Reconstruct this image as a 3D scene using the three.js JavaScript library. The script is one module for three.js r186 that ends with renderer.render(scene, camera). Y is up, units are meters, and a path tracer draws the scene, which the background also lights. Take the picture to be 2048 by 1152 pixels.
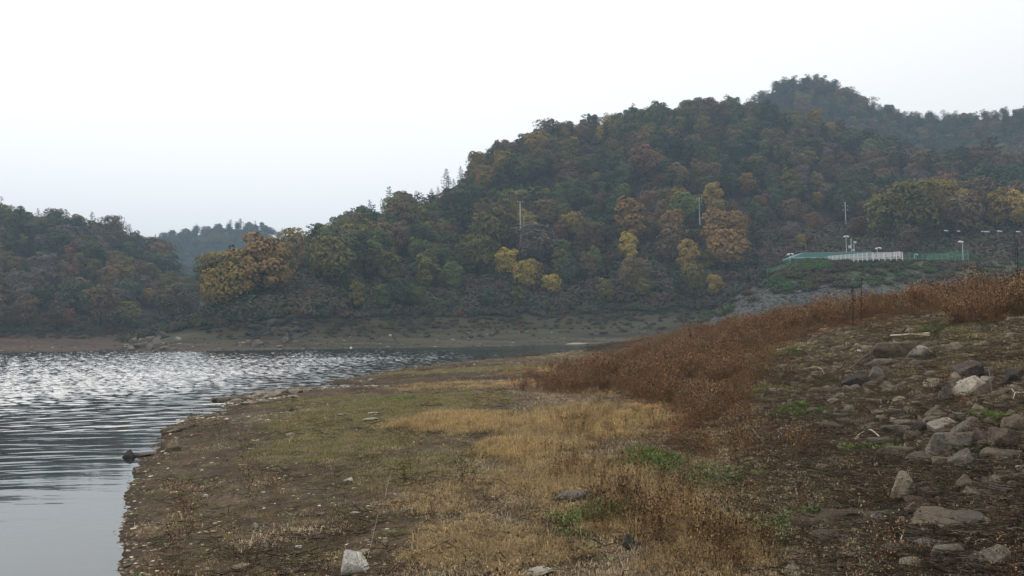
import * as THREE from 'three';
import { ImprovedNoise } from 'three/addons/math/ImprovedNoise.js';
import { mergeGeometries, toCreasedNormals } from 'three/addons/utils/BufferGeometryUtils.js';

// ------------------------------------------------------------------ camera, sky, sun, haze, exposure
const scene = new THREE.Scene();
const W = 2048, H = 1152, F = 1721, EYE = 2.2;
const camera = new THREE.PerspectiveCamera(2 * Math.atan(H / 2 / F) * 180 / Math.PI, W / H, 0.1, 6000);
camera.position.set(0, EYE, 0);
camera.rotation.order = 'YXZ';
camera.rotation.set(3.1 * Math.PI / 180, 0, -0.0144);
camera.updateMatrixWorld(true);

const SUN = new THREE.Vector3(-0.45, 0.75, -0.65).normalize();
{
  const w = 512, h = 256, d = new Float32Array(w * h * 4);
  for (let j = 0; j < h; j++) for (let i = 0; i < w; i++) {
    const el = ((j + 0.5) / h - 0.5) * Math.PI, az = ((i + 0.5) / w - 0.5) * 2 * Math.PI;
    const x = Math.cos(az) * Math.cos(el), y = Math.sin(el), z = Math.sin(az) * Math.cos(el);
    const c = x * SUN.x + y * SUN.y + z * SUN.z;
    const glow = Math.pow(Math.max(0, c * 0.5 + 0.5), 2.2);
    const up = Math.max(0, y);
    const L = 0.74 + 0.5 * glow + 0.1 * Math.min(1, up * 3);
    const low = Math.exp(-up * 7);                      // the air near the horizon is a little bluer and duller
    const k = (j * w + i) * 4;
    d[k] = L * (1 - 0.07 * low); d[k + 1] = L * (1 - 0.035 * low); d[k + 2] = L * (1 - 0.01 * low); d[k + 3] = 1;
    if (y < 0) { const g = 0.35; d[k] *= g; d[k + 1] *= g; d[k + 2] *= g; }
  }
  const t = new THREE.DataTexture(d, w, h, THREE.RGBAFormat, THREE.FloatType);
  t.mapping = THREE.EquirectangularReflectionMapping; t.magFilter = t.minFilter = THREE.LinearFilter; t.needsUpdate = true;
  scene.background = t; scene.environment = t;
}
const sun = new THREE.DirectionalLight(new THREE.Color(1, 0.95, 0.88), 1.15);
sun.position.copy(SUN).multiplyScalar(300); sun.name = 'sun'; sun.castShadow = true; sun.shadow.radius = 105;
Object.assign(sun.shadow.camera, { left: -400, right: 400, top: 400, bottom: -400, near: 1, far: 1500 });
scene.add(sun, sun.target);
scene.fog = new THREE.FogExp2(new THREE.Color(0.60, 0.80, 1.0), 0.00058);
const renderer = new THREE.WebGLRenderer({ antialias: true });
renderer.setSize(1024, 576);
renderer.toneMapping = THREE.LinearToneMapping;
renderer.toneMappingExposure = 1.08;
renderer.shadowMap.enabled = true;

// ------------------------------------------------------------------ helpers
function rng(seed) { let a = seed >>> 0; return () => { a = (a + 0x6D2B79F5) | 0; let t = Math.imul(a ^ (a >>> 15), 1 | a); t = (t + Math.imul(t ^ (t >>> 7), 61 | t)) ^ t; return ((t ^ (t >>> 14)) >>> 0) / 4294967296; }; }
const PN = new ImprovedNoise();
const noise = (x, y, z = 0) => PN.noise(x + 31.7, y + 17.3, z + 5.1);
function fbm(x, y, z = 0, o = 4) { let s = 0, a = 1, n = 0; for (let i = 0; i < o; i++) { s += a * noise(x, y, z); n += a; a *= 0.5; x *= 2.03; y *= 2.03; z *= 2.03; } return s / n; }
const clamp = THREE.MathUtils.clamp, lerp = THREE.MathUtils.lerp, sstep = THREE.MathUtils.smoothstep;
const V = (x, y, z) => new THREE.Vector3(x, y, z);
const used = new Map();
function numbered(n) { const k = used.get(n) || 0; used.set(n, k + 1); return k ? n + '_' + String(k).padStart(3, '0') : n; }
function tag(o, label, category, group, kind) { o.userData.label = label; o.userData.category = category; if (group) o.userData.group = group; if (kind) o.userData.kind = kind; return o; }
function shade(o) { o.traverse((c) => { if (c.isMesh) { c.castShadow = true; c.receiveShadow = true; } }); return o; }
function mesh(name, geo, mat, parent) { const m = new THREE.Mesh(geo, mat); m.name = parent ? name : numbered(name); m.castShadow = m.receiveShadow = true; (parent || scene).add(m); return m; }
function base(name, p) { const g = new THREE.Group(); g.name = numbered(name); if (p) g.position.copy(p); scene.add(g); return g; }
const lin = (r, g, b) => new THREE.Color().setRGB(r, g, b);

const invQ = camera.quaternion.clone().invert();
function ray(px, py) { return V((px - W / 2) / F, -(py - H / 2) / F, -1).applyQuaternion(camera.quaternion).normalize(); }
function toPix(p) { const v = p.clone().sub(camera.position).applyQuaternion(invQ); return v.z > -0.1 ? null : [W / 2 + F * v.x / -v.z, H / 2 - F * v.y / -v.z, -v.z]; }
function waterAt(px, py) { const d = ray(px, py), t = -EYE / d.y; return [d.x * t, d.z * t]; }
// height of a photographed direction at a horizontal distance, and its azimuth
function heightAt(px, py, r) { const d = ray(px, py); return EYE + d.y / Math.hypot(d.x, d.z) * r; }
function azOf(px, py) { const d = ray(px, py); return Math.atan2(d.x, -d.z); }

// ------------------------------------------------------------------ near terrain
const shorePix = [[236, 1190], [240, 1120], [243, 1050], [255, 985], [266, 945], [276, 925], [300, 910], [318, 890], [322, 868], [340, 852], [372, 840], [410, 830], [448, 822], [462, 813], [444, 804], [416, 799], [440, 795], [500, 788], [560, 781], [620, 777], [700, 778], [772, 775], [724, 771], [668, 768], [655, 764], [700, 756], [760, 745], [830, 735], [900, 726], [1000, 721], [1060, 714], [1110, 707], [1170, 699], [1215, 694], [1262, 688]];
const shore = shorePix.map(([x, y]) => waterAt(x, y));
const shoreLine = [[-6.5, 60], [-3.9, 2], [-3.55, -4], ...shore, [46, -182], [400, -186]];
const landPoly = [...shoreLine, [400, 60]];
function inPoly(P, x, z) { let c = false; for (let i = 0, j = P.length - 1; i < P.length; j = i++) { const [xi, zi] = P[i], [xj, zj] = P[j]; if ((zi > z) !== (zj > z) && x < (xj - xi) * (z - zi) / (zj - zi) + xi) c = !c; } return c; }
function lineDist(L, x, z) { let b = 1e9; for (let i = 1; i < L.length; i++) { const ax = L[i - 1][0], az = L[i - 1][1], dx = L[i][0] - ax, dz = L[i][1] - az; const t = clamp(((x - ax) * dx + (z - az) * dz) / (dx * dx + dz * dz + 1e-9), 0, 1); const d = Math.hypot(x - ax - t * dx, z - az - t * dz); if (d < b) b = d; } return b; }
function shoreD(x, z) { const wob = 0.08 * noise(x * 1.3, z * 1.3) + 0.06 * noise(x * 4.3, z * 4.3) + 0.045 * noise(x * 13, z * 13); return (inPoly(landPoly, x, z) ? 1 : -1) * lineDist(shoreLine, x, z) + wob * clamp(-z / 10, 0.6, 3); }
function table(T, v) { if (v <= T[0][0]) return T[0][1]; for (let i = 1; i < T.length; i++) if (v <= T[i][0]) { const t = (v - T[i - 1][0]) / (T[i][0] - T[i - 1][0]); return lerp(T[i - 1][1], T[i][1], t); } return T[T.length - 1][1]; }
const crestT = [[0, 2.55], [20, 2.6], [27, 2.5], [38, 2.45], [54, 1.95], [69, 1.45], [79, 1.05], [105, 0.4], [130, 0.2]];
const toeX = (z) => 2.0 + 0.06 * Math.max(0, -z);
function bankRise(x, z) {
  const s = (x - toeX(z)) / (15 - toeX(z));
  const c = table(crestT, -z);
  const soft = s <= 0 ? 0 : s < 1 ? lerp(s, s * s * (3 - 2 * s), 0.45) : 1 + 0.05 * (1 - Math.exp(-(s - 1) * 0.8));
  return c * soft;
}
function nearH(x, z, fine = true) {
  const d = shoreD(x, z);
  if (d < 0) return Math.max(-1.6, 0.13 * d);
  let h = 0.55 * (1 - Math.exp(-d / 5.0)) + 0.004 * Math.min(d, 20);
  const b = bankRise(x, z), far = clamp(-z / 20, 0.5, 3);
  h += b;
  const k = Math.min(1, d / 1.2), r = clamp(b * 1.2, 0, 1);
  h += k * (0.10 * fbm(x * 0.35, z * 0.35, 1, 2) * (0.5 + r) * Math.min(far, 1.6));
  if (fine && z > -60) h += k * (0.035 + 0.12 * r) * fbm(x * 1.7, z * 1.7, 2, 3) + (0.006 + 0.02 * r) * fbm(x * 9, z * 9, 3, 2) * Math.min(1, d * 3);
  return h;
}
function G(px, py) {                                     // where a photographed direction meets the near terrain
  const d = ray(px, py); let t = 2, pt = 2;
  for (; t < 220; t *= 1.012) { const y = EYE + d.y * t; if (y < nearH(d.x * t, d.z * t)) break; pt = t; }
  for (let i = 0; i < 18; i++) { const m = (t + pt) / 2; if (EYE + d.y * m < nearH(d.x * m, d.z * m)) t = m; else pt = m; }
  return V(d.x * t, nearH(d.x * t, d.z * t), d.z * t);
}
function blob(px, py, rx, ry, w = 1) { const p = G(px, py), D = -p.z; return { x: p.x, z: p.z, rx: Math.max(0.15, rx * D / F), rz: Math.max(0.15, ry * D * D / (F * Math.max(0.5, EYE - p.y + 0.12 * D))), w }; }
function field(B, x, z) { let s = 0; const wx = x + 0.5 * noise(x * 1.3, z * 1.3, 7) + 0.25 * noise(x * 4, z * 4, 8), wz = z + 0.8 * noise(x * 1.1, z * 1.1, 9) + 0.3 * noise(x * 4, z * 4, 10); for (const b of B) { const q = ((wx - b.x) / b.rx) ** 2 + ((wz - b.z) / b.rz) ** 2; if (q < 4) s = Math.max(s, b.w * clamp(1.35 - q * 0.85, 0, 1)); } return s; }

const goldB = [blob(1190, 845, 150, 45, 0.9), blob(915, 845, 125, 32), blob(1060, 900, 90, 36), blob(1010, 850, 90, 40, 0.8), blob(1190, 830, 150, 60, 0.55), blob(1150, 950, 200, 60, 0.45), blob(1350, 1060, 130, 60, 0.6), blob(1450, 1120, 120, 60, 0.5), blob(880, 990, 120, 60, 0.25), blob(1020, 1100, 140, 60, 0.3), blob(1250, 1000, 200, 80, 0.4), blob(960, 770, 200, 25, 0.35), blob(1120, 740, 150, 18, 0.3), blob(900, 1080, 60, 70, 0.3)];
const oliveB = [blob(760, 820, 190, 60, 0.8), blob(860, 800, 140, 40, 0.9), blob(700, 880, 150, 60, 0.5), blob(1000, 736, 260, 14, 1), blob(1180, 712, 120, 14, 1), blob(1420, 690, 140, 26, 0.7), blob(1780, 760, 150, 60, 0.7), blob(1480, 1000, 160, 90, 0.5), blob(1700, 690, 140, 30, 0.6), blob(1900, 700, 130, 40, 0.6), blob(860, 930, 150, 50, 0.3), blob(640, 800, 120, 18, 0.4)];
const greenB = [blob(1190, 1042, 62, 30), blob(1295, 925, 45, 30), blob(1600, 825, 45, 22), blob(1985, 838, 34, 20), blob(1880, 664, 45, 14), blob(1590, 712, 36, 14), blob(790, 798, 60, 12, 0.5), blob(1740, 900, 40, 24, 0.8), blob(1500, 780, 60, 40, 0.5), blob(1400, 950, 90, 40, 0.35), blob(1520, 1050, 80, 30, 0.45), blob(1460, 720, 60, 26, 0.4), blob(1850, 910, 40, 30, 0.6), blob(1700, 840, 30, 20, 0.5)];
const paleB = [blob(1090, 758, 110, 7), blob(500, 800, 80, 8), blob(390, 838, 70, 9), blob(560, 830, 150, 24, 0.4), blob(700, 772, 80, 4), blob(1700, 705, 50, 16, 0.9), blob(1990, 985, 40, 20, 0.8)];
const weedPoly = (() => { const p = [[1262, 694], [1120, 730], [1040, 758], [1060, 784], [1190, 790], [1290, 806], [1320, 850], [1345, 905], [1450, 930], [1545, 905], [1560, 840], [1530, 770], [1560, 715], [1650, 672], [1750, 650], [1900, 640], [2080, 650]].map(([a, b]) => { const g = G(a, b); return [g.x, g.z]; }); return [...p, [60, -12], [90, -60], [60, -150], [20, -150]]; })();
const weedEdge = weedPoly.slice(0, 16);
function weedAt(x, z) { const s = clamp(-z / 14, 0.7, 3), wx = x + s * (1.1 * noise(x * 0.7, z * 0.7, 21) + 0.3 * noise(x * 3, z * 3, 22)), wz = z + s * 1.3 * noise(x * 0.8, z * 0.8, 23); return inPoly(weedPoly, wx, wz) ? 1 : 0; }
function slopeAt(x, z) { return sstep(x - toeX(z), -0.8, 1.6); }

// ------------------------------------------------------------------ procedural textures
function tileNoise(n, period, seed, oct = 5, gain = 0.55) {       // tiling value noise, 0..1
  const out = new Float32Array(n * n); let amp = 1, tot = 0, p = period;
  for (let o = 0; o < oct; o++) {
    const r = rng(seed + o * 77), g = new Float32Array(p * p); for (let i = 0; i < p * p; i++) g[i] = r();
    for (let y = 0; y < n; y++) { const fy = y / n * p, y0 = Math.floor(fy), ty = fy - y0, sy = ty * ty * (3 - 2 * ty), ya = (y0 % p) * p, yb = ((y0 + 1) % p) * p;
      for (let x = 0; x < n; x++) { const fx = x / n * p, x0 = Math.floor(fx), tx = fx - x0, sx = tx * tx * (3 - 2 * tx), xa = x0 % p, xb = (x0 + 1) % p;
        out[y * n + x] += amp * ((g[ya + xa] * (1 - sx) + g[ya + xb] * sx) * (1 - sy) + (g[yb + xa] * (1 - sx) + g[yb + xb] * sx) * sy); } }
    tot += amp; amp *= gain; p *= 2;
  }
  for (let i = 0; i < out.length; i++) out[i] /= tot;
  return out;
}
function texture(n, fn, repeat) { const d = new Uint8Array(n * n * 4); for (let i = 0; i < n * n; i++) { const c = fn(i); d[i * 4] = clamp(c[0], 0, 1) * 255; d[i * 4 + 1] = clamp(c[1], 0, 1) * 255; d[i * 4 + 2] = clamp(c[2], 0, 1) * 255; d[i * 4 + 3] = 255; }
  const t = new THREE.DataTexture(d, n, n, THREE.RGBAFormat); t.wrapS = t.wrapT = THREE.RepeatWrapping; t.magFilter = THREE.LinearFilter; t.minFilter = THREE.LinearFilter; t.repeat.set(repeat, repeat); t.needsUpdate = true; return t; }
const nA = tileNoise(1024, 16, 11, 6, 0.7), nB = tileNoise(1024, 8, 99, 6, 0.6), nC = tileNoise(1024, 64, 45, 4, 0.8);
const soilMap = texture(1024, (i) => { const v = 0.25 + 1.0 * nA[i] + 0.9 * (nC[i] - 0.5), w = (nB[i] - 0.5) * 0.25, f = nC[i] > 0.66 ? 0.28 : 0; return [v + w + f, v + f, v - w * 0.8 + f * 0.9].map((x) => x * 0.72); }, 1 / 2.3);
const soilBump = texture(1024, (i) => { const v = 0.6 * nA[i] + 0.4 * nC[i]; return [v, v, v]; }, 1 / 2.3);
const rockMap = texture(1024, (i) => { const crack = Math.abs(nB[i] - 0.5) < 0.006 ? 0.8 : 1, v = (0.62 + 0.55 * (nA[i] - 0.5) + 0.5 * (nB[i] - 0.5) + 0.35 * (nC[i] - 0.5)) * crack; const w = (nB[i] - 0.5) * 0.3; return [v + w * 0.3, v, v - w * 0.4]; }, 1 / 0.9);
const rockBump = texture(1024, (i) => { const crack = Math.abs(nB[i] - 0.5) < 0.012 ? 0.25 : 0, v = 0.5 * nA[i] + 0.3 * nB[i] + 0.3 * nC[i] - crack; return [v, v, v]; }, 1 / 0.9);

// ------------------------------------------------------------------ ground sheet (shore, flat and bank)
const COL = { mud: [0.112, 0.079, 0.048], wet: [0.07, 0.054, 0.038], tan: [0.25, 0.185, 0.105], olive: [0.235, 0.20, 0.09], green: [0.12, 0.14, 0.05], bank: [0.38, 0.29, 0.20], weed: [0.30, 0.19, 0.105], pale: [0.36, 0.31, 0.24], grey: [0.155, 0.12, 0.082] };
function mixc(c, d, t) { return [lerp(c[0], d[0], t), lerp(c[1], d[1], t), lerp(c[2], d[2], t)]; }
function groundColor(x, z, d) {
  let c = COL.mud;
  const n1 = fbm(x * 0.6, z * 0.6, 40, 3), n2 = fbm(x * 2.7, z * 2.7, 41, 3);
  c = mixc(c, COL.grey, clamp(0.2 + n1 * 1.2, 0, 0.6));
  c = mixc(c, COL.bank, slopeAt(x, z) * 0.8);
  c = mixc(c, COL.olive, 0.75 * field(oliveB, x, z));
  c = mixc(c, COL.tan, 0.6 * field(goldB, x, z));
  if (weedAt(x, z)) c = mixc(c, COL.weed, 0.8);
  c = mixc(c, COL.green, 0.6 * field(greenB, x, z));
  c = mixc(c, COL.pale, clamp(field(paleB, x, z) * (0.5 + n2 * 1.5), 0, 0.85));
  c = mixc(c, COL.tan, clamp(n2 * 0.8 - 0.12, 0, 0.4));
  c = mixc(c, COL.wet, 1 - sstep(d, 0.0, 0.35 * clamp(-z / 12, 1, 4)));
  const v = 1 + 0.5 * n2 + 0.35 * n1;
  return [c[0] * v, c[1] * v, c[2] * v];
}
{
  const zs = [60, 40, 25, 15, 9, 5, 2, 0, -1, -2, -2.6]; let z = -3; while (z > -176) { zs.push(z); z *= 1.0085; }
  const nx = 420, pos = [], col = [], uv = [], idx = [];
  zs.forEach((z) => { const xl = -Math.max(8, 0.62 * -z + 6), xr = Math.max(14, 0.8 * -z + 8);
    for (let i = 0; i <= nx; i++) { const x = lerp(xl, xr, i / nx), d = shoreD(x, z); pos.push(x, nearH(x, z), z); const c = groundColor(x, z, d); col.push(...c); uv.push(x, -z); } });
  for (let j = 0; j < zs.length - 1; j++) for (let i = 0; i < nx; i++) { const a = j * (nx + 1) + i, b = a + 1, c = a + nx + 1, e = c + 1; idx.push(a, b, c, b, e, c); }
  const g = new THREE.BufferGeometry(); g.setAttribute('position', new THREE.Float32BufferAttribute(pos, 3)); g.setAttribute('color', new THREE.Float32BufferAttribute(col, 3)); g.setAttribute('uv', new THREE.Float32BufferAttribute(uv, 2)); g.setIndex(idx); g.computeVertexNormals();
  tag(mesh('ground', g, new THREE.MeshPhysicalMaterial({ specularIntensity: 0.12, vertexColors: true, map: soilMap, bumpMap: soilBump, bumpScale: 0.011, roughness: 0.95 })), 'brown muddy lakeshore rising to a stony bank at the right', 'ground', null, 'structure');
}

// ------------------------------------------------------------------ lake
{
  function slopes(n, size, x0, z0, ampAt, seed, tile) {
    const r = rng(seed), waves = [];
    const L = tile ? [0.35, 0.45, 0.6, 0.8, 1.0, 1.3, 1.7, 2.3, 3.1, 0.5, 0.7, 0.9, 1.15] : [0.14, 0.19, 0.24, 0.3, 0.38, 0.48, 0.6, 0.75, 0.95, 1.25];
    L.forEach((l, i) => { for (let q = 0; q < 2; q++) { let th = Math.PI / 2 + (r() - 0.5) * (tile ? 1.9 : 0.7); let kx = Math.cos(th) * size / l, kz = Math.sin(th) * size / l; if (tile) { kx = Math.round(kx); kz = Math.round(kz); } waves.push([kx * 2 * Math.PI / size, kz * 2 * Math.PI / size, r() * 6.28, tile ? 1 : (l < 0.3 ? 0.7 : 1)]); } });
    const norm = 1 / Math.sqrt(waves.length / 2);
    const d = new Uint8Array(n * n * 4);
    for (let j = 0; j < n; j++) { const v = (j + 0.5) / n * size; for (let i = 0; i < n; i++) { const u = (i + 0.5) / n * size; let sx = 0, sz = 0;
      const a = ampAt(x0 + u, z0 - v);
      if (a > 0) { const wx = tile ? 0 : 0.35 * noise((x0 + u) * 0.3, v * 0.3, 60), gust = tile ? 1 : 0.55 + 0.9 * Math.max(0, 0.5 + fbm((x0 + u) * 0.16, v * 0.5, 61, 2));
        for (const [kx, kz, ph, w] of waves) { const s = w * Math.cos(kx * u + kz * (v + wx) + ph); const kl = Math.hypot(kx, kz); sx += s * kx / kl; sz += s * kz / kl; }
        sx *= a * norm * gust; sz *= a * norm * gust; }
      const q = 1 / Math.hypot(sx, sz, 1), k = (j * n + i) * 4; d[k] = (-sx * q * 0.5 + 0.5) * 255; d[k + 1] = (-sz * q * 0.5 + 0.5) * 255; d[k + 2] = (q * 0.5 + 0.5) * 255; d[k + 3] = 255; } }
    const t = new THREE.DataTexture(d, n, n, THREE.RGBAFormat); t.wrapS = t.wrapT = THREE.RepeatWrapping; t.magFilter = t.minFilter = THREE.LinearFilter; t.needsUpdate = true; return t;
  }
  const nearAmp = (x, z) => { const d = Math.max(0, -shoreDfast(x, z)); const a = table([[0, 0.003], [8.5, 0.005], [10, 0.010], [12, 0.019], [15, 0.026], [19, 0.034], [24, 0.056], [30, 0.11], [44, 0.15]], -z + (x + 5) * 0.16); return a * (0.35 + 0.65 * sstep(d, 0.3, 2.6 + Math.max(0, -z - 18) * 0.45)); };
  function shoreDfast(x, z) { return inPoly(landPoly, x, z) ? 1 : -lineDist(shoreLine, x, z); }
  // distance to shore on a coarse raster, so that the fine one only looks it up
  const RN = 160, rast = new Float32Array((RN + 1) * (RN + 1)); for (let j = 0; j <= RN; j++) for (let i = 0; i <= RN; i++) rast[j * (RN + 1) + i] = nearAmp(-36 + 40 * i / RN, -4 - 40 * j / RN);
  const ampL = (x, z) => { const u = clamp((x + 36) / 40 * RN, 0, RN - 1e-3), v = clamp((-4 - z) / 40 * RN, 0, RN - 1e-3), i = Math.floor(u), j = Math.floor(v), a = u - i, b = v - j, R = RN + 1; return (rast[j * R + i] * (1 - a) + rast[j * R + i + 1] * a) * (1 - b) + (rast[(j + 1) * R + i] * (1 - a) + rast[(j + 1) * R + i + 1] * a) * b; };
  const nearT = slopes(2048, 40, -36, -4, ampL, 5, false), farT = slopes(1024, 14, 0, 0, () => 0.07, 6, true);
  const mk = (t) => new THREE.MeshPhysicalMaterial({ color: lin(0.018, 0.026, 0.026), roughness: 0.06, ior: 1.75, normalMap: t, normalScale: new THREE.Vector2(1, 1) });
  const P = [], U = [], I = [], g = new THREE.BufferGeometry();
  function quad(c, f) { const b = P.length / 3; for (const [x, z] of c) { P.push(x, 0, z); U.push(...f(x, z)); } I.push(b, b + 1, b + 2, b, b + 2, b + 3); }
  const Z0 = -21, Z1 = -179, xa = (z) => z * 0.66, xb = (z) => z * -0.36;       // the open water with real waves
  quad([[-36, -4], [4, -4], [4, Z0], [-36, Z0]], (x, z) => [(x + 36) / 40, (-4 - z) / 40]); const c1 = I.length;
  const far = (x, z) => [x / 14, -z / 14];
  quad([[-1500, 60], [-36, 60], [-36, Z0], [-1500, Z0]], far); quad([[-36, 60], [4, 60], [4, -4], [-36, -4]], far); quad([[4, 60], [1500, 60], [1500, Z0], [4, Z0]], far);
  quad([[-1500, Z0], [xa(-Z0) * -1, Z0], [xa(-Z1) * -1, Z1], [-1500, Z1]], far); quad([[xb(Z0), Z0], [1500, Z0], [1500, Z1], [xb(Z1), Z1]], far); quad([[-1500, Z1], [1500, Z1], [1500, -1500], [-1500, -1500]], far);
  const rw = rng(71), WV = [0.27, 0.31, 0.36, 0.42, 0.5, 0.6, 0.72, 0.9, 1.2].flatMap((l) => [0, 1].map(() => { const th = Math.PI / 2 + (rw() - 0.5) * 2.6; return [Math.cos(th) * 6.283 / l, Math.sin(th) * 6.283 / l, rw() * 6.283, l / 6.283]; }));
  const rows = []; for (let z = Z0; z > Z1; z -= 0.055 + 0.0016 * -z) rows.push(z); rows.push(Z1); const NC = 400, b0 = P.length / 3;
  rows.forEach((z, j) => { for (let i = 0; i <= NC; i++) { const x = lerp(-xa(-z), xb(z), i / NC), edge = (i === 0 || i === NC || j === 0 || j === rows.length - 1) ? 0 : 1; const gust = 0.62 + 0.75 * clamp(0.5 + fbm(x * 0.03, z * 0.09, 66, 3), 0, 1), calm = 0.25 + 0.75 * sstep(lineDist(shoreLine, x, z), 1, 12); let h = 0; if (edge) for (const [kx, kz, ph, a] of WV) h += a * Math.sin(kx * x + kz * z + ph); P.push(x, h * 0.072 * gust * calm * lerp(1, 0.4, sstep(x / -z, -0.27, 0.0)) * sstep(-z, 21, 36) * (1 - sstep(-z, 166, 178)), z); U.push(...far(x, z)); } });
  for (let j = 0; j < rows.length - 1; j++) for (let i = 0; i < NC; i++) { const a = b0 + j * (NC + 1) + i, b = a + 1, c = a + NC + 1, e = c + 1; I.push(a, b, c, b, e, c); }
  g.setAttribute('position', new THREE.Float32BufferAttribute(P, 3)); g.setAttribute('uv', new THREE.Float32BufferAttribute(U, 2)); g.setIndex(I); g.computeVertexNormals(); g.addGroup(0, c1, 0); g.addGroup(c1, I.length - c1, 1);
  tag(mesh('lake', g, [mk(nearT), mk(farT)]), 'rippled grey reservoir water reflecting the white sky', 'lake', null, 'structure');
}

// ------------------------------------------------------------------ hills: profiles of (distance, picture row) in several directions
function hill(cols, opt) {
  const C = cols.map(([px, pts]) => { const az = azOf(px, 560); return { az, pts: pts.map(([r, py]) => [r, py === null ? 0 : typeof py === 'string' ? +py : heightAt(px, py, r)]) }; });
  const n = C[0].pts.length;
  function prof(az) { let i = 1; while (i < C.length - 1 && az > C[i].az) i++; const a = C[i - 1], b = C[i], t = clamp((az - a.az) / (b.az - a.az), 0, 1), s = lerp(t, t * t * (3 - 2 * t), 0.35); return a.pts.map((p, k) => [lerp(p[0], b.pts[k][0], s), lerp(p[1], b.pts[k][1], s)]); }
  function rough(az, r, k) { const x = Math.sin(az) * r, z = -Math.cos(az) * r, w = clamp((k - opt.foot) / 1.2, 0, 1); return w * (opt.rough * fbm(x / 45, z / 45, opt.seed, 3)) + (1 - w) * 0.5 * fbm(x / 9, z / 9, opt.seed, 3) * clamp(k / 0.7, 0, 1); }
  function at(az, k) { const p = prof(az), i = clamp(Math.floor(k), 0, n - 2), t = k - i; let r = lerp(p[i][0], p[i + 1][0], t); const m = (j) => j <= 0 || j >= n - 1 ? (j <= 0 ? (p[1][1] - p[0][1]) / Math.max(1, p[1][0] - p[0][0]) : (p[n - 1][1] - p[n - 2][1]) / Math.max(1, p[n - 1][0] - p[n - 2][0])) : 0.5 * ((p[j + 1][1] - p[j][1]) / Math.max(1, p[j + 1][0] - p[j][0]) + (p[j][1] - p[j - 1][1]) / Math.max(1, p[j][0] - p[j - 1][0]));
    const dr = Math.max(1, p[i + 1][0] - p[i][0]), t2 = t * t, t3 = t2 * t; let h = (2 * t3 - 3 * t2 + 1) * p[i][1] + (t3 - 2 * t2 + t) * dr * m(i) * 0.8 + (-2 * t3 + 3 * t2) * p[i + 1][1] + (t3 - t2) * dr * m(i + 1) * 0.8;
    h += rough(az, r, k); return V(Math.sin(az) * r, h, -Math.cos(az) * r); }
  const a0 = C[0].az, a1 = C[C.length - 1].az;
  return { at, prof, n, a0, a1, opt };
}
function hillMesh(name, Hh, na, per, color, label) {
  const nk = (Hh.n - 1) * per, pos = [], col = [], idx = [];
  for (let j = 0; j <= nk; j++) for (let i = 0; i <= na; i++) { const az = lerp(Hh.a0, Hh.a1, i / na), k = j / per, p = Hh.at(az, Math.min(k, Hh.n - 1 - 1e-6)); pos.push(p.x, p.y, p.z); col.push(...color(az, k, p)); }
  for (let j = 0; j < nk; j++) for (let i = 0; i < na; i++) { const a = j * (na + 1) + i, b = a + 1, c = a + na + 1, e = c + 1; idx.push(a, b, c, b, e, c); }
  const g = new THREE.BufferGeometry(); g.setAttribute('position', new THREE.Float32BufferAttribute(pos, 3)); g.setAttribute('color', new THREE.Float32BufferAttribute(col, 3)); g.setIndex(idx); g.computeVertexNormals();
  return tag(mesh(name, g, new THREE.MeshPhysicalMaterial({ specularIntensity: 0.12, vertexColors: true, roughness: 1 })), label, 'hill', null, 'structure');
}
// rows: waterline, mud flat, bank, tree foot, lower slope, ridge, behind
const M = hill([
  [250, [[172, '-0.5'], [182, 694], [190, 688], [200, 682], [212, 678], [230, 676], [300, '-2']]],
  [330, [[170, '-0.4'], [182, 688], [194, 675], [205, 662], [218, 655], [240, 650], [300, '-2']]],
  [405, [[168, '-0.4'], [178, 686], [186, 668], [192, 645], [200, 636], [212, 634], [260, '-2']]],
  [440, [[167, '-0.4'], [176, 684], [183, 664], [189, 640], [197, 618], [212, 612], [262, '-1']]],
  [520, [[165, '-0.4'], [172, 686], [177, 664], [185, 622], [197, 592], [222, 556], [280, '0']]],
  [600, [[163, '-0.4'], [171, 684], [176, 664], [184, 618], [200, 580], [240, 520], [300, '4']]],
  [700, [[163, '-0.4'], [174, 682], [182, 662], [192, 622], [212, 566], [264, 466], [330, '14']]],
  [850, [[165, '-0.4'], [178, 681], [187, 656], [197, 618], [222, 548], [292, 428], [360, '20']]],
  [900, [[165, '-0.4'], [179, 680], [188, 655], [198, 617], [224, 540], [302, 393], [370, '26']]],
  [1000, [[166, '-0.4'], [180, 679], [190, 652], [200, 618], [228, 520], [330, 345], [400, '35']]],
  [1100, [[166, '-0.4'], [181, 678], [191, 650], [202, 616], [230, 505], [350, 298], [420, '50']]],
  [1200, [[167, '-0.4'], [182, 677], [192, 648], [203, 612], [232, 490], [362, 288], [440, '60']]],
  [1300, [[168, '-0.4'], [183, 676], [193, 646], [204, 606], [234, 480], [372, 272], [450, '60']]],
  [1420, [[170, '-0.4'], [184, 675], [194, 644], [205, 600], [238, 475], [390, 242], [460, '70']]],
  [1500, [[172, '-0.4'], [184, 674], [194, 640], [206, 590], [240, 473], [395, 255], [460, '70']]],
  [1620, [[176, '-0.4'], [186, 672], [196, 630], [208, 560], [242, 473], [395, 285], [450, '62']]],
  [1750, [[180, '-0.4'], [188, 670], [198, 620], [210, 545], [244, 474], [392, 320], [450, '50']]],
  [1900, [[184, '-0.4'], [190, 668], [200, 610], [212, 540], [246, 475], [390, 352], [440, '45']]],
  [2060, [[188, '-0.4'], [194, 666], [204, 600], [214, 535], [248, 476], [392, 376], [440, '40']]],
  [2350, [[195, '-0.4'], [200, 664], [210, 595], [220, 530], [252, 476], [395, 380], [440, '40']]],
], { foot: 3, rough: 9, seed: 101 });
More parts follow.
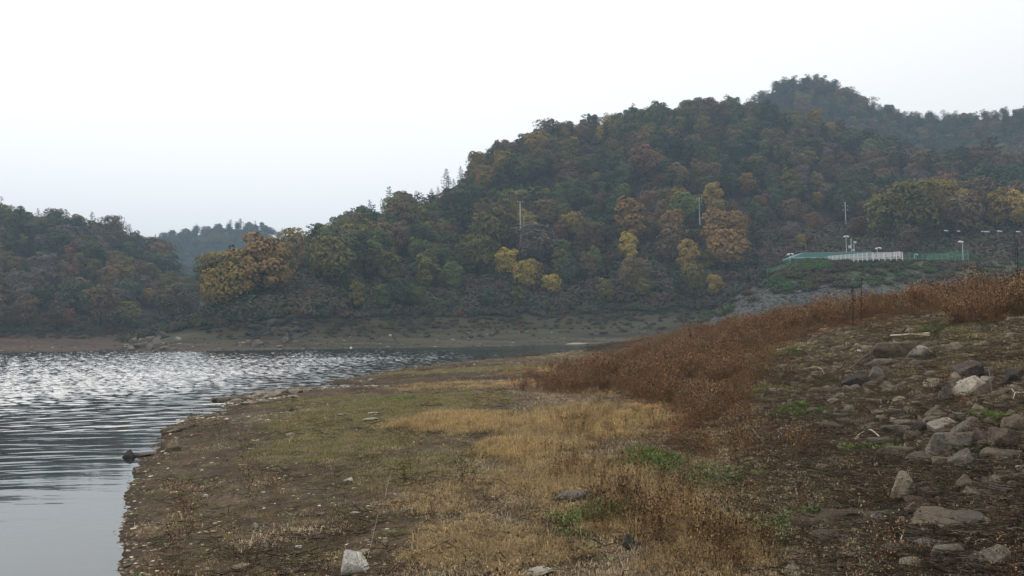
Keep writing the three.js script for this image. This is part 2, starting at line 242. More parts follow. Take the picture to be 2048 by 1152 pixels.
const L = hill([
  [-420, [[205, '-0.4'], [222, 690], [232, 676], [242, 655], [290, 530], [390, 420], [480, '25']]],
  [-120, [[205, '-0.4'], [222, 691], [232, 676], [242, 655], [290, 535], [390, 432], [480, '25']]],
  [0, [[204, '-0.4'], [220, 690], [230, 676], [240, 655], [288, 540], [380, 446], [470, '25']]],
  [70, [[204, '-0.4'], [220, 690], [230, 676], [240, 656], [288, 545], [382, 462], [470, '25']]],
  [140, [[203, '-0.4'], [219, 690], [230, 676], [240, 657], [288, 548], [385, 478], [470, '22']]],
  [260, [[202, '-0.4'], [218, 689], [230, 674], [242, 652], [292, 562], [385, 508], [470, '16']]],
  [320, [[200, '-0.4'], [218, 687], [232, 672], [246, 648], [296, 585], [372, 540], [460, '10']]],
  [380, [[198, '-0.4'], [220, 684], [236, 666], [250, 645], [296, 622], [350, 604], [430, '5']]],
  [430, [[196, '-0.4'], [222, 682], [240, 660], [256, 640], [296, 640], [335, 640], [430, '3']]],
  [520, [[196, '-0.4'], [222, 682], [240, 664], [260, 650], [300, 645], [340, 643], [430, '2']]],
], { foot: 3, rough: 8, seed: 202 });
const Fh = hill([
  [120, [[250, '-1'], [480, '8'], [560, 600], [640, 560], [740, 500], [860, '30']]],
  [290, [[250, '-1'], [480, '8'], [560, 600], [640, 550], [740, 492], [860, '30']]],
  [340, [[250, '-1'], [480, '8'], [560, 600], [640, 545], [740, 488], [860, '30']]],
  [400, [[250, '-1'], [480, '8'], [560, 600], [640, 540], [740, 472], [860, '40']]],
  [480, [[250, '-1'], [480, '8'], [560, 600], [640, 535], [740, 460], [860, '40']]],
  [520, [[250, '-1'], [480, '8'], [560, 600], [640, 540], [740, 466], [860, '40']]],
  [565, [[250, '-1'], [480, '8'], [560, 600], [640, 545], [740, 486], [860, '40']]],
  [640, [[250, '-1'], [480, '8'], [560, 600], [640, 550], [740, 500], [860, '30']]],
  [760, [[250, '-1'], [480, '8'], [560, 600], [640, 560], [740, 510], [860, '30']]],
], { foot: 1.1, rough: 6, seed: 303 });
const Ch = hill([
  [1300, [[420, '50'], [450, 330], [490, 300], [540, 285], [640, '70']]],
  [1450, [[420, '60'], [450, 330], [490, 285], [535, 258], [640, '80']]],
  [1500, [[420, '60'], [450, 325], [490, 265], [530, 232], [640, '90']]],
  [1530, [[420, '60'], [450, 320], [490, 255], [530, 212], [640, '90']]],
  [1580, [[420, '60'], [450, 315], [490, 245], [530, 187], [640, '90']]],
  [1620, [[420, '60'], [450, 315], [490, 243], [530, 182], [640, '90']]],
  [1690, [[420, '60'], [450, 320], [490, 255], [530, 193], [640, '90']]],
  [1760, [[420, '60'], [450, 335], [490, 275], [525, 222], [640, '80']]],
  [1850, [[420, '56'], [450, 345], [490, 290], [520, 242], [640, '80']]],
  [1940, [[420, '54'], [450, 350], [490, 300], [515, 257], [640, '80']]],
  [2048, [[420, '50'], [450, 350], [490, 295], [515, 243], [640, '80']]],
  [2300, [[420, '50'], [450, 350], [490, 300], [515, 248], [640, '80']]],
], { foot: 0.1, rough: 7, seed: 404 });
const soilC = [0.05, 0.043, 0.03];
hillMesh('middle_hill', M, 260, 14, (az, k, p) => {
  const n = 0.5 + fbm(p.x / 14, p.z / 5, p.y / 2, 3), s = sstep(az, azOf(330, 560), azOf(640, 560));
  let beach = mixc([0.085, 0.065, 0.047], [0.072, 0.063, 0.042], s); beach = mixc(beach, [0.06, 0.053, 0.034], clamp(k - 0.7, 0, 1) * 0.7);
  { const st = fbm(p.x / 22, k * 7, 3, 3); beach = beach.map((c) => c * (1 + 1.1 * st)); }
  beach = mixc(beach, [0.055, 0.065, 0.03], clamp((n - 0.5) * 2, 0, 0.6) * clamp(k - 0.6, 0, 1)); const v = 0.75 + 0.5 * n;
  return mixc(beach, soilC, sstep(k, 2.7, 3.3)).map((c) => c * v);
}, 'wooded middle hill sloping down to the bare far shore');
hillMesh('left_hill', L, 130, 12, (az, k, p) => { const n = 0.5 + fbm(p.x / 16, p.z / 5, 1, 3), v = 0.7 + 0.6 * n; let b = mixc([0.085, 0.064, 0.046], [0.10, 0.058, 0.042], clamp((n - 0.45) * 4, 0, 1) * sstep(k, 0.3, 0.9)); b = mixc(b, [0.06, 0.055, 0.045], 1 - sstep(k, 0, 0.45)); return mixc(b, soilC, sstep(k, 1.9, 2.9)).map((c) => c * v); }, 'hazy wooded hill across the lake at the left');
hillMesh('far_hill', Fh, 90, 10, () => soilC, 'pale blue far hill closing the valley between the nearer hills');
hillMesh('peak_hill', Ch, 130, 10, () => soilC, 'tall hazy peak rising behind the middle hill at the right');
{ // rolling land behind everything, so that the ground reaches the horizon
  const g = new THREE.PlaneGeometry(5000, 2600, 60, 30); g.rotateX(-Math.PI / 2); g.translate(0, 0, -2100); const a = g.attributes.position; for (let i = 0; i < a.count; i++) a.setY(i, 5 + 6 * fbm(a.getX(i) / 300, a.getZ(i) / 300, 9, 3)); g.computeVertexNormals();
  tag(mesh('terrain', g, new THREE.MeshStandardMaterial({ color: lin(0.05, 0.055, 0.035), roughness: 1 })), 'low land beyond the hills', 'terrain', null, 'structure');
}

// ------------------------------------------------------------------ plants: geometry builders (position, normal, colour)
class PB { constructor() { this.p = []; this.n = []; this.c = []; }
  tri(a, b, c, col, n) { const fn = b.clone().sub(a).cross(c.clone().sub(a)).normalize(); if (n && !Array.isArray(n) && fn.dot(n) < 0) { const t = b; b = c; c = t; } for (const v of [a, b, c]) this.p.push(v.x, v.y, v.z); if (!n) n = fn; const ns = Array.isArray(n) ? n : [n, n, n]; for (const q of ns) this.n.push(q.x, q.y, q.z); for (let i = 0; i < 3; i++) this.c.push(...col); }
  tube(path, rad, sides, col) { const up = V(0.31, 0.2, 0.93); let prev; path.forEach((p, i) => { const d = (path[i + 1] || p).clone().sub(path[i - 1] || p).normalize(), u = d.clone().cross(up).normalize(), w = d.clone().cross(u).normalize(), ring = []; for (let s = 0; s < sides; s++) { const a = s / sides * 2 * Math.PI, n = u.clone().multiplyScalar(Math.cos(a)).addScaledVector(w, Math.sin(a)); ring.push([p.clone().addScaledVector(n, rad[i]), n]); }
    if (prev) for (let s = 0; s < sides; s++) { const a = prev[s], b = prev[(s + 1) % sides], c = ring[s], e = ring[(s + 1) % sides]; this.tri(a[0], c[0], b[0], col, [a[1], c[1], b[1]]); this.tri(b[0], c[0], e[0], col, [b[1], c[1], e[1]]); } prev = ring; }); }
  leaf(p, d, size, wid, col, nrm) { // a bent rhombus
    const q = (nrm ? nrm.clone() : V(0.4, 0.7, 0.5)).cross(d).normalize(), a = p.clone().addScaledVector(d, -size * 0.5), b = p.clone().addScaledVector(d, size * 0.5), l = p.clone().addScaledVector(q, wid * 0.5), r = p.clone().addScaledVector(q, -wid * 0.5); this.tri(a, r, l, col, nrm); this.tri(l, r, b, col, nrm); }
  build() { const g = new THREE.BufferGeometry(); g.setAttribute('position', new THREE.Float32BufferAttribute(this.p, 3)); g.setAttribute('normal', new THREE.Float32BufferAttribute(this.n, 3)); g.setAttribute('color', new THREE.Float32BufferAttribute(this.c, 3)); return g; } }
const rdir = (r) => { const y = r() * 2 - 1, a = r() * 6.283, s = Math.sqrt(1 - y * y); return V(Math.cos(a) * s, y, Math.sin(a) * s); };

function broadleaf(seed, o) { // heights about 9 m; o: width, lobes, leaves, size, lowest
  const r = rng(seed), crown = new PB(), wood = new PB(), lobes = [], bark = [0.09, 0.075, 0.06];
  const Ht = o.h, cy = Ht * (o.low + (1 - o.low) * 0.5), ry = Ht * (1 - o.low) * 0.5;
  for (let i = 0; i < o.lobes; i++) { const t = i / o.lobes, y = -0.85 + 1.75 * t, a = i * 2.4 + r() * 0.9, ring = Math.sqrt(Math.max(0.05, 1 - y * y)) * (0.25 + 0.85 * r()); const R = o.w * (0.24 + 0.26 * r()) * (1 - 0.25 * Math.max(0, y)); lobes.push({ c: V(Math.cos(a) * ring * o.w * 0.62, cy + y * ry * 0.82, Math.sin(a) * ring * o.w * 0.62), R, t: 0.86 + 0.28 * r() }); }
  const base0 = V(0, 0, 0), topT = V((r() - 0.5) * 0.6, cy + ry * 0.35, (r() - 0.5) * 0.6), midT = V((r() - 0.5) * 0.4, cy * 0.55, (r() - 0.5) * 0.4);
  wood.tube([base0, midT, V(topT.x * 0.6, cy, topT.z * 0.6), topT], [0.17, 0.13, 0.08, 0.03], 5, bark);
  for (const l of lobes) { const s = midT.clone().lerp(topT, clamp((l.c.y - midT.y) / (topT.y - midT.y + 0.01) * 0.6, 0, 0.8)); const m = s.clone().lerp(l.c, 0.5); m.y += 0.15; wood.tube([s, m, l.c], [0.06, 0.04, 0.015], 4, bark); if (o.twigs) for (let q = 0; q < o.twigs; q++) { const d = rdir(r); d.y = Math.abs(d.y); wood.tube([m.clone().lerp(l.c, r()), l.c.clone().addScaledVector(d, l.R * 0.6), l.c.clone().addScaledVector(d, l.R * 1.15)], [0.03, 0.02, 0.008], 3, bark); } }
  const cc = V(0, cy - ry * 0.2, 0);
  for (let i = 0; i < o.leaves; i++) { const l = lobes[Math.floor(r() * lobes.length)], d = rdir(r); if (d.y < -0.35 && r() < 0.7) d.y *= -1; const p = l.c.clone().add(V(d.x * l.R * 1.05, d.y * l.R * 0.85, d.z * l.R * 1.05).multiplyScalar(0.62 + 0.42 * Math.sqrt(r()))); const out = p.clone().sub(cc).normalize(), n = d.clone().multiplyScalar(0.55).addScaledVector(out, 0.35).addScaledVector(rdir(r), 0.45).normalize(); const t = rdir(r).cross(n).normalize(), k = l.t * (0.82 + 0.36 * r()), sz = o.size * (0.6 + 0.8 * r()); const warm = (r() - 0.5) * 0.18; crown.leaf(p, t, sz, sz * (0.55 + 0.4 * r()), [k * (1 + warm), k, k * (1 - warm * 0.6)], n); }
  return { crown: crown.build(), trunk: wood.build(), h: Ht, w: o.w };
}
function conifer(seed, o) {
  const r = rng(seed), crown = new PB(), wood = new PB(), bark = [0.08, 0.06, 0.05]; const lean = V((r() - 0.5) * 0.8, 0, (r() - 0.5) * 0.8);
  wood.tube([V(0, 0, 0), V(lean.x * 0.4, o.h * 0.5, lean.z * 0.4), V(lean.x, o.h, lean.z)], [0.16, 0.1, 0.015], 5, bark);
  for (let i = 0; i < o.branches; i++) { const t = o.low + (1 - o.low) * (i + r() * 0.8) / o.branches, y = o.h * t, a = i * 2.4 + r(), len = (o.w * (1 - t) ** o.pow + 0.25) * (0.65 + 0.6 * r()), s = V(lean.x * t, y, lean.z * t), e = s.clone().add(V(Math.cos(a) * len, o.lift * len + (r() - 0.5) * 0.3, Math.sin(a) * len)); wood.tube([s, e], [0.03, 0.01], 3, bark);
    const k0 = 0.7 + 0.5 * r(); for (let q = 0; q < o.per; q++) { const f = 0.25 + 0.8 * r(), p = s.clone().lerp(e, f).add(rdir(r).multiplyScalar(0.3 * o.spread * (1.2 - t))); const d = e.clone().sub(s).normalize().addScaledVector(rdir(r), 0.8).normalize(), k = k0 * (0.7 + 0.6 * r()); crown.leaf(p, d, o.size * (0.6 + 0.8 * r()), o.size * 0.4, [k, k, k], V(Math.cos(a) * 0.5, 0.7, Math.sin(a) * 0.5).addScaledVector(rdir(r), 0.5).normalize()); } }
  return { crown: crown.build(), trunk: wood.build(), h: o.h, w: o.w };
}
const BROAD = [0, 1, 2, 3, 4].map((i) => broadleaf(500 + i, { h: 9, w: [3.9, 3.4, 4.5, 3.0, 3.9][i], lobes: [19, 15, 22, 16, 14][i], leaves: 2600, size: 0.42, low: [0.16, 0.12, 0.2, 0.1, 0.18][i] }));
const SPARSE = [0, 1].map((i) => broadleaf(620 + i, { h: 9.5, w: 3.3, lobes: 11, leaves: 620, size: 0.36, low: 0.12, twigs: 4 }));
const PINE = [0, 1].map((i) => conifer(700 + i, { h: 10.5, w: [2.3, 2.7][i], low: 0.22, branches: 46, pow: 0.75, lift: [0.05, 0.18][i], per: 13, size: 0.46, spread: 1 }));
const RED = [0, 1].map((i) => conifer(740 + i, { h: 9.5, w: 3.4, low: 0.45, branches: 17, pow: 0.45, lift: 0.28, per: 40, size: 0.5, spread: 2.2 }));
const KINDS = { broad: BROAD, sparse: SPARSE, pine: PINE, red: RED };
const HUE = { dark: [0.08, 0.098, 0.05], deep: [0.062, 0.084, 0.05], green: [0.12, 0.145, 0.05], olive: [0.165, 0.15, 0.05], yellow: [0.36, 0.275, 0.06], ochre: [0.28, 0.195, 0.055], orange: [0.235, 0.145, 0.055], rust: [0.175, 0.10, 0.058], brown: [0.155, 0.113, 0.064], grey: [0.145, 0.12, 0.10], pine: [0.05, 0.072, 0.045] };
const HUEWORD = { dark: 'dark green', deep: 'deep blue-green', green: 'mid green', olive: 'olive green', yellow: 'bright yellow', ochre: 'ochre yellow', orange: 'orange-brown', rust: 'rust red', brown: 'brown', grey: 'grey-brown', pine: 'dark needled' };
const leafMat = {}; for (const h in HUE) leafMat[h] = [0.82, 1, 1.2].map((v) => new THREE.MeshPhysicalMaterial({ specularIntensity: 0.12, color: lin(...HUE[h].map((c) => c * v)), vertexColors: true, roughness: 0.9, side: THREE.DoubleSide }));
const barkMat = new THREE.MeshPhysicalMaterial({ specularIntensity: 0.12, vertexColors: true, roughness: 1 });
const whole = {}; for (const k in KINDS) whole[k] = KINDS[k].map((t) => { const tr = t.trunk.clone(); return mergeGeometries([t.crown, tr]); });

// every tree of the place: {hill, p, kind, v, hue, s, yaw, feature}
const trees = [];
const rt = rng(4242);
const pick = (list) => { let t = rt() * list.reduce((a, b) => a + b[1], 0); for (const [k, w] of list) { if ((t -= w) <= 0) return k; } return list[0][0]; };
function addTree(hillName, p, kind, hue, s, label) { const v = Math.floor(rt() * KINDS[kind].length); trees.push({ hill: hillName, p, kind, v, hue, s, sx: s * (0.88 + 0.3 * rt()), yaw: rt() * 6.283, tone: Math.floor(rt() * 3), label }); }
// the trees that stand out, at the place where their crown is seen: [hill, column, row of crown centre, height in rows, kind, hue, label]
const featured = [
  ['M', 432, 592, 78, 'broad', 'ochre', 'ochre yellow tree at the very tip of the wooded headland beside the valley'],
  ['M', 462, 572, 92, 'broad', 'olive', 'olive tree just behind the ochre one at the headland tip'],
  ['M', 486, 562, 100, 'broad', 'ochre', 'tall ochre tree between the headland tip and the orange-topped tree'],
  ['M', 524, 545, 118, 'broad', 'orange', 'large orange-brown tree with a tall rounded crown above the dark outcrop'],
  ['M', 556, 556, 92, 'broad', 'ochre', 'golden ochre tree leaning on the right of the large orange-brown tree'],
  ['M', 522, 497, 52, 'pine', 'pine', 'dark spiky pine poking out above the orange tree of the headland'],
  ['M', 590, 515, 90, 'broad', 'ochre', 'ochre tree up the headland to the left of the yellow-green tree'],
  ['M', 655, 535, 92, 'broad', 'olive', 'yellow-green tree with a ragged crown low on the headland'],
  ['M', 622, 594, 30, 'broad', 'rust', 'low rust red bush-like tree at the foot of the headland trees'],
  ['M', 780, 540, 74, 'broad', 'olive', 'olive yellow tree with bright drooping tufts left of the narrow yellow-green one'],
  ['M', 792, 492, 62, 'broad', 'brown', 'brown-red tree above the olive yellow tuft tree'],
  ['M', 852, 548, 80, 'broad', 'olive', 'narrow yellow-green tree standing upright over the bare bank'],
  ['M', 905, 560, 62, 'broad', 'green', 'small mid green tree with pale tufts right of the narrow yellow-green tree'],
  ['M', 986, 480, 105, 'broad', 'olive', 'tall olive yellow tree left of the white pole on the middle hill'],
  ['M', 955, 520, 82, 'broad', 'olive', 'olive tree below and left of the tall olive yellow tree by the pole'],
  ['M', 1014, 532, 60, 'broad', 'yellow', 'slim bright yellow tree below the white pole'],
  ['M', 1054, 556, 62, 'broad', 'yellow', 'bright yellow tree, left half of the forked yellow pair on the bank'],
  ['M', 1104, 570, 50, 'broad', 'yellow', 'bright yellow tree, right half of the forked yellow pair on the bank'],
  ['M', 1122, 466, 52, 'broad', 'rust', 'small rounded rust orange tree right of the white pole'],
  ['M', 1064, 500, 84, 'broad', 'grey', 'grey-brown thinning tree right below the white pole'],
  ['M', 1262, 452, 96, 'broad', 'orange', 'big rounded orange-brown tree at the left of the autumn clump'],
  ['M', 1258, 502, 62, 'broad', 'yellow', 'yellow-topped tree in front of the big rounded orange-brown one'],
  ['M', 1268, 560, 70, 'broad', 'brown', 'brown-olive tree under the yellow-topped tree of the autumn clump'],
  ['M', 1342, 498, 80, 'broad', 'brown', 'brown tree in the middle of the autumn clump'],
  ['M', 1372, 428, 66, 'broad', 'green', 'yellow-green tree beside the second white pole'],
  ['M', 1346, 456, 62, 'broad', 'orange', 'orange-brown tree below the yellow-green one by the second pole'],
  ['M', 1432, 470, 92, 'broad', 'orange', 'large golden-orange tree at the right end of the autumn clump'],
  ['M', 1452, 512, 78, 'broad', 'orange', 'orange tree below the large golden-orange one beside the dam'],
  ['M', 1390, 566, 60, 'broad', 'olive', 'yellow-olive tree low in the autumn clump beside the dam'],
  ['M', 1285, 580, 44, 'broad', 'olive', 'small yellow-olive tree at the foot of the autumn clump'],
  ['M', 1378, 520, 70, 'broad', 'ochre', 'ochre tree in the lower middle of the autumn clump'],
  ['M', 1492, 376, 52, 'broad', 'orange', 'lone orange tree on the dark slope above the dam'],
  ['M', 1584, 378, 68, 'broad', 'olive', 'yellow-green tree on the dark slope right of the lone orange tree'],
  ['M', 1636, 398, 36, 'broad', 'ochre', 'small yellow tree right of the yellow-green tree on the dark slope'],
  ['M', 1626, 448, 44, 'broad', 'rust', 'rust red tree beside the road above the green-roofed building'],
  ['M', 1720, 458, 46, 'broad', 'rust', 'rust red tree right of the tall pole behind the dam'],
  ['M', 1604, 484, 28, 'broad', 'yellow', 'small yellow bush-sized tree above the green roof'],
  ['M', 1580, 490, 22, 'broad', 'rust', 'small red bush-sized tree left of the yellow one above the green roof'],
  ['M', 1768, 446, 84, 'broad', 'olive', 'olive tree behind the white fence'],
  ['M', 1832, 440, 104, 'broad', 'olive', 'tall olive yellow tree behind the green mesh fence'],
  ['M', 1872, 428, 88, 'broad', 'ochre', 'ochre brown tree right of the tall olive yellow one'],
  ['M', 1926, 445, 76, 'broad', 'brown', 'brown-olive tree above the lamp at the end of the fence'],
  ['M', 1996, 432, 72, 'broad', 'ochre', 'golden ochre tree near the right edge of the picture'],
  ['M', 2038, 436, 70, 'broad', 'ochre', 'golden ochre tree at the right edge above the weedy bank'],
  ['M', 1820, 490, 56, 'broad', 'brown', 'brown tree right behind the green mesh fence'],
  ['M', 1290, 335, 70, 'broad', 'rust', 'rust brown tree high on the middle hill over the autumn clump'],
  ['M', 1180, 292, 56, 'broad', 'rust', 'rust brown tree near the crest of the middle hill'],
  ['M', 1002, 330, 54, 'broad', 'ochre', 'ochre tree on the skyline ridge right of the spiky pines'],
  ['M', 965, 368, 56, 'broad', 'ochre', 'ochre tree below the ridge right of the spiky pines'],
  ['M', 893, 362, 58, 'pine', 'pine', 'tallest dark spiky pine on the skyline of the middle hill'],
  ['M', 922, 354, 46, 'pine', 'pine', 'dark spiky pine right of the tallest one on the skyline'],
  ['M', 838, 396, 44, 'red', 'pine', 'dark ragged pine on the skyline step left of the spiky pines'],
  ['M', 862, 390, 44, 'pine', 'pine', 'small dark pine between the ragged pine and the tallest spiky one'],
  ['M', 766, 412, 40, 'pine', 'pine', 'small dark pine on the lower skyline of the middle hill'],
  ['L', 260, 470, 42, 'pine', 'pine', 'spiky dark pine on the skyline at the end of the left hill'],
  ['L', 186, 545, 50, 'broad', 'olive', 'olive yellow tree halfway up the left hill'],
  ['L', 300, 598, 40, 'broad', 'orange', 'orange tree low at the right end of the left hill'],
];
const hills = { M, L, F: Fh, C: Ch };
const poleSight = [[1041, 430, 4, 74, 227], [1399, 410, 4, 50, 237], [1692, 435, 5, 80, 241]];
const taken = [], shown = poleSight;
for (const [hn, px, py, hp, kind, hue, label] of featured) {
  const h = hills[hn], az = azOf(px, py); let best = null;
  for (let k = h.opt.foot - 0.1; k < h.n - 1.7; k += 0.02) { const p = h.at(az, k), R = Math.hypot(p.x, p.z), th = hp / F * R, d = Math.abs(heightAt(px, py + hp / 2, R) - p.y); if (!best || d < best.d) best = { d, p, th }; }
  if (kind === 'broad') best.th *= hp > 55 ? 1.22 : 1.08; const p = best.p.clone(); p.y -= 0.2; addTree(hn, p, kind, hue, best.th / KINDS[kind][0].h, label); taken.push([p.x, p.z, best.th * 0.33]);
  shown.push([px, py, hp * 0.42, hp * 0.5, Math.hypot(p.x, p.z)]);
}
function fill(hn, spacing, kFrom, kTo, size, hueAt, kindAt, keep) {
  const h = hills[hn]; const rows = [];
  for (let k = kFrom; k < kTo;) { const pm = h.prof((h.a0 + h.a1) / 2), i = Math.floor(k), dr = pm[Math.min(i + 1, h.n - 1)][0] - pm[Math.min(i, h.n - 2)][0]; rows.push(k); k += spacing / Math.max(6, dr); }
  for (const k of rows) { const R0 = Math.hypot(h.at((h.a0 + h.a1) / 2, k).x, h.at((h.a0 + h.a1) / 2, k).z), da = spacing / R0;
    for (let az = h.a0; az < h.a1; az += da) { const a = az + (rt() - 0.5) * da * 0.95, kk = clamp(k + (rt() - 0.5) * 0.12, kFrom, kTo), p = h.at(a, kk); if (keep && !keep(a, kk, p)) continue; if (p.y < 1.2) continue;
      if (taken.some(([x, z, q]) => Math.hypot(p.x - x, p.z - z) < q)) continue;
      const s = size * (0.6 + 0.72 * rt() * rt() + 0.14 * rt()) , px = toPix(p); if (!px || px[0] < -160 || px[0] > W + 160) continue;
      const hp = 9 * s * F / px[2], dd = Math.hypot(p.x, p.z); if (shown.some(([x, y, w, h, d]) => dd < d + 1 && Math.abs(px[0] - x) < w * 0.6 + hp * 0.16 && Math.abs(px[1] - hp * 0.55 - y) < h * 0.4 + hp * 0.36)) continue;
      p.y -= 0.25; const kind = kindAt(px, p, kk); addTree(hn, p, kind, kind === 'pine' || kind === 'red' ? 'pine' : hueAt(px, p, kk), s * (kk > h.n - 2.25 ? 0.85 : 1)); } }
}
const road = (px, py) => px > 1490 && px < 2100 && py > 463 && py < 482;
fill('M', 4.9, 2.9, 5.12, 1.1, (px, p) => { const n = fbm(p.x / 30, p.z / 30, 3, 2), m = noise(p.x / 9, p.z / 9, 4); const x = px[0], y = px[1];
  if (x > 1215 && x < 1490 && y > 450 && y < 640) return pick([['ochre', 2.5], ['orange', 3], ['brown', 2], ['olive', 2.5], ['dark', 1]]);
  if (x > 420 && x < 640 && y < 620) return pick([['ochre', 2.6], ['olive', 3.4], ['orange', 0.8], ['green', 1.5]]);
  if (x > 930 && x < 1150 && y > 460 && y < 620) return pick([['olive', 3], ['ochre', 1.2], ['brown', 1.5], ['dark', 2], ['green', 1.5]]);
  if (x > 1730 && y > 440) return pick([['olive', 2], ['ochre', 0.5], ['brown', 3], ['dark', 2.5], ['grey', 1]]);
  if (y > 540 && x < 1500) return pick([['dark', 3.5], ['deep', 1.5], ['green', 3], ['olive', 1.8], ['brown', 0.7]]);
  if (x > 940 && x < 1480 && y < 460) return n > 0.06 ? pick([['rust', 1.5], ['brown', 4], ['ochre', 1.0], ['olive', 3]]) : pick([['dark', 4], ['deep', 2], ['olive', 3], ['green', 2], ['brown', 1.6]]);
  if (x > 1480 && y > 330) return n > 0.1 ? pick([['brown', 4], ['rust', 1.4], ['grey', 2], ['olive', 2]]) : pick([['dark', 4], ['deep', 4], ['grey', 2], ['brown', 2], ['olive', 0.7]]);
  if (x < 880) return m > 0.1 ? pick([['olive', 3], ['ochre', 0.7], ['green', 2.5], ['brown', 1]]) : pick([['dark', 3], ['green', 4], ['olive', 3], ['deep', 1], ['brown', 1]]);
  return n > 0.05 ? pick([['brown', 3], ['rust', 0.8], ['olive', 3], ['ochre', 0.5]]) : pick([['dark', 4], ['deep', 3], ['green', 2], ['brown', 1.4]]); },
  (px, p, k) => { const u = rt(); if (k > 4.85 && px[0] < 1050) return u < 0.45 ? 'pine' : u < 0.6 ? 'red' : 'broad'; if (k > 4.9) return u < 0.12 ? 'pine' : u < 0.3 ? 'sparse' : 'broad'; return u < 0.09 ? 'pine' : u < 0.14 ? 'red' : u < 0.17 ? 'sparse' : 'broad'; },
  (a, k, p) => { const q = toPix(p); if (!q) return false; if (q[0] < 424) return false; if (road(q[0], q[1])) return false;  if (q[0] > 1480 && k < 3.95 && q[1] > 482) return rt() < 0.45; if (q[0] > 1150 && q[0] < 1230 && q[1] > 440 && k < 4.3) return rt() < 0.6; return true; });
fill('L', 5.0, 2.7, 5.1, 1.1, (px, p) => { const n = fbm(p.x / 40, p.z / 40, 5, 2); return px[1] > 540 && px[0] < 220 && n > -0.05 ? pick([['brown', 4], ['rust', 1.1], ['grey', 2], ['dark', 2]]) : n > 0.08 ? pick([['brown', 4], ['olive', 2], ['grey', 2], ['orange', 0.6]]) : pick([['deep', 4], ['dark', 4], ['olive', 1.4], ['grey', 1.2], ['brown', 1.4]]); }, (px, p, k) => { const u = rt(); return k > 4.8 ? (u < 0.3 ? 'red' : u < 0.4 ? 'pine' : u < 0.6 ? 'sparse' : 'broad') : u < 0.07 ? 'pine' : 'broad'; }, (a, k, p) => { const q = toPix(p); return q && q[0] < 395 && !(q[0] > 310 && rt() < 0.3); });
fill('F', 6.5, 1.1, 4.1, 1.0, () => pick([['deep', 4], ['dark', 3], ['brown', 1], ['grey', 1]]), (px, p, k) => { const u = rt(); return k > 3.8 ? (u < 0.3 ? 'pine' : u < 0.45 ? 'red' : 'broad') : u < 0.2 ? 'pine' : 'broad'; });
fill('C', 4.8, 0.4, 3.05, 1.02, (px, p) => { const n = fbm(p.x / 50, p.z / 50, 6, 2); return n > 0.05 ? pick([['brown', 4], ['rust', 1], ['grey', 2], ['olive', 2]]) : pick([['dark', 4], ['deep', 4], ['grey', 1.5], ['brown', 1.5]]); }, (px, p, k) => { const u = rt(); if (k > 2.65) { if (px[0] > 1500 && px[0] < 1670) return u < 0.72 ? 'sparse' : u < 0.8 ? 'red' : 'broad'; return u < 0.5 ? 'sparse' : u < 0.65 ? 'red' : 'broad'; } return u < 0.08 ? 'pine' : 'broad'; });

for (let i = 0; i < 120; i++) { const px = 1500 + 560 * rt(), p = Ch.at(azOf(px, 200), 2.72 + 0.36 * rt()); p.y -= 0.2; addTree('C', p, rt() < 0.8 ? 'sparse' : 'red', pick([['grey', 3], ['brown', 2], ['dark', 1]]), (px < 1680 ? 1.0 : 0.8) * (0.75 + 0.4 * rt())); }
// how much of each tree shows: crowns painted from near to far on a coarse raster
{
  const cw = 512, ch = 288, owner = new Int32Array(cw * ch).fill(-1);
  trees.forEach((t) => { const K = KINDS[t.kind][t.v]; t.d = Math.hypot(t.p.x, t.p.z); t.K = K; t.seen = 0; });
  const order = trees.map((_, i) => i).sort((a, b) => trees[a].d - trees[b].d);
  for (const i of order) { const t = trees[i], c = toPix(V(t.p.x, t.p.y + t.K.h * t.s * 0.55, t.p.z)); if (!c) continue; const rx = t.K.w * t.sx * 0.9 * F / c[2] / 4, ry = t.K.h * t.s * 0.45 * F / c[2] / 4, x = c[0] / 4, y = c[1] / 4;
    for (let v = Math.max(0, Math.floor(y - ry)); v <= Math.min(ch - 1, y + ry); v++) for (let u = Math.max(0, Math.floor(x - rx)); u <= Math.min(cw - 1, x + rx); u++) if (((u - x) / rx) ** 2 + ((v - y) / ry) ** 2 <= 1 && owner[v * cw + u] < 0) { owner[v * cw + u] = i; t.seen++; } }
}
const ranked = trees.slice().sort((a, b) => (b.label ? 1e6 : 0) + b.seen - (a.label ? 1e6 : 0) - a.seen);
const singles = new Set(ranked.slice(0, 296));
const KINDNAME = { broad: 'broadleaf_tree', sparse: 'bare_tree', pine: 'pine_tree', red: 'pine_tree' };
function zone(t) { const q = toPix(t.p); const x = q[0], y = q[1];
  if (t.hill === 'L') return 'on the hazy hill across the lake at the left';
  if (t.hill === 'C') return 'on the tall hazy peak';
  if (t.hill === 'F') return 'on the far blue hill';
  if (x < 620) return 'among the trees of the low headland'; if (x < 940) return y > 540 ? 'low on the slope between the headland and the white pole' : 'below the skyline pines';
  if (x < 1230) return y > 480 ? 'on the bank below the white pole' : 'on the middle hill above the white pole'; if (x < 1490) return y > 480 ? 'around the autumn clump left of the dam' : 'on the middle hill above the autumn clump';
  return y > 470 ? 'close behind the fences on the dam' : 'on the slope above the road behind the dam'; }
const shortOf = featuredShort();
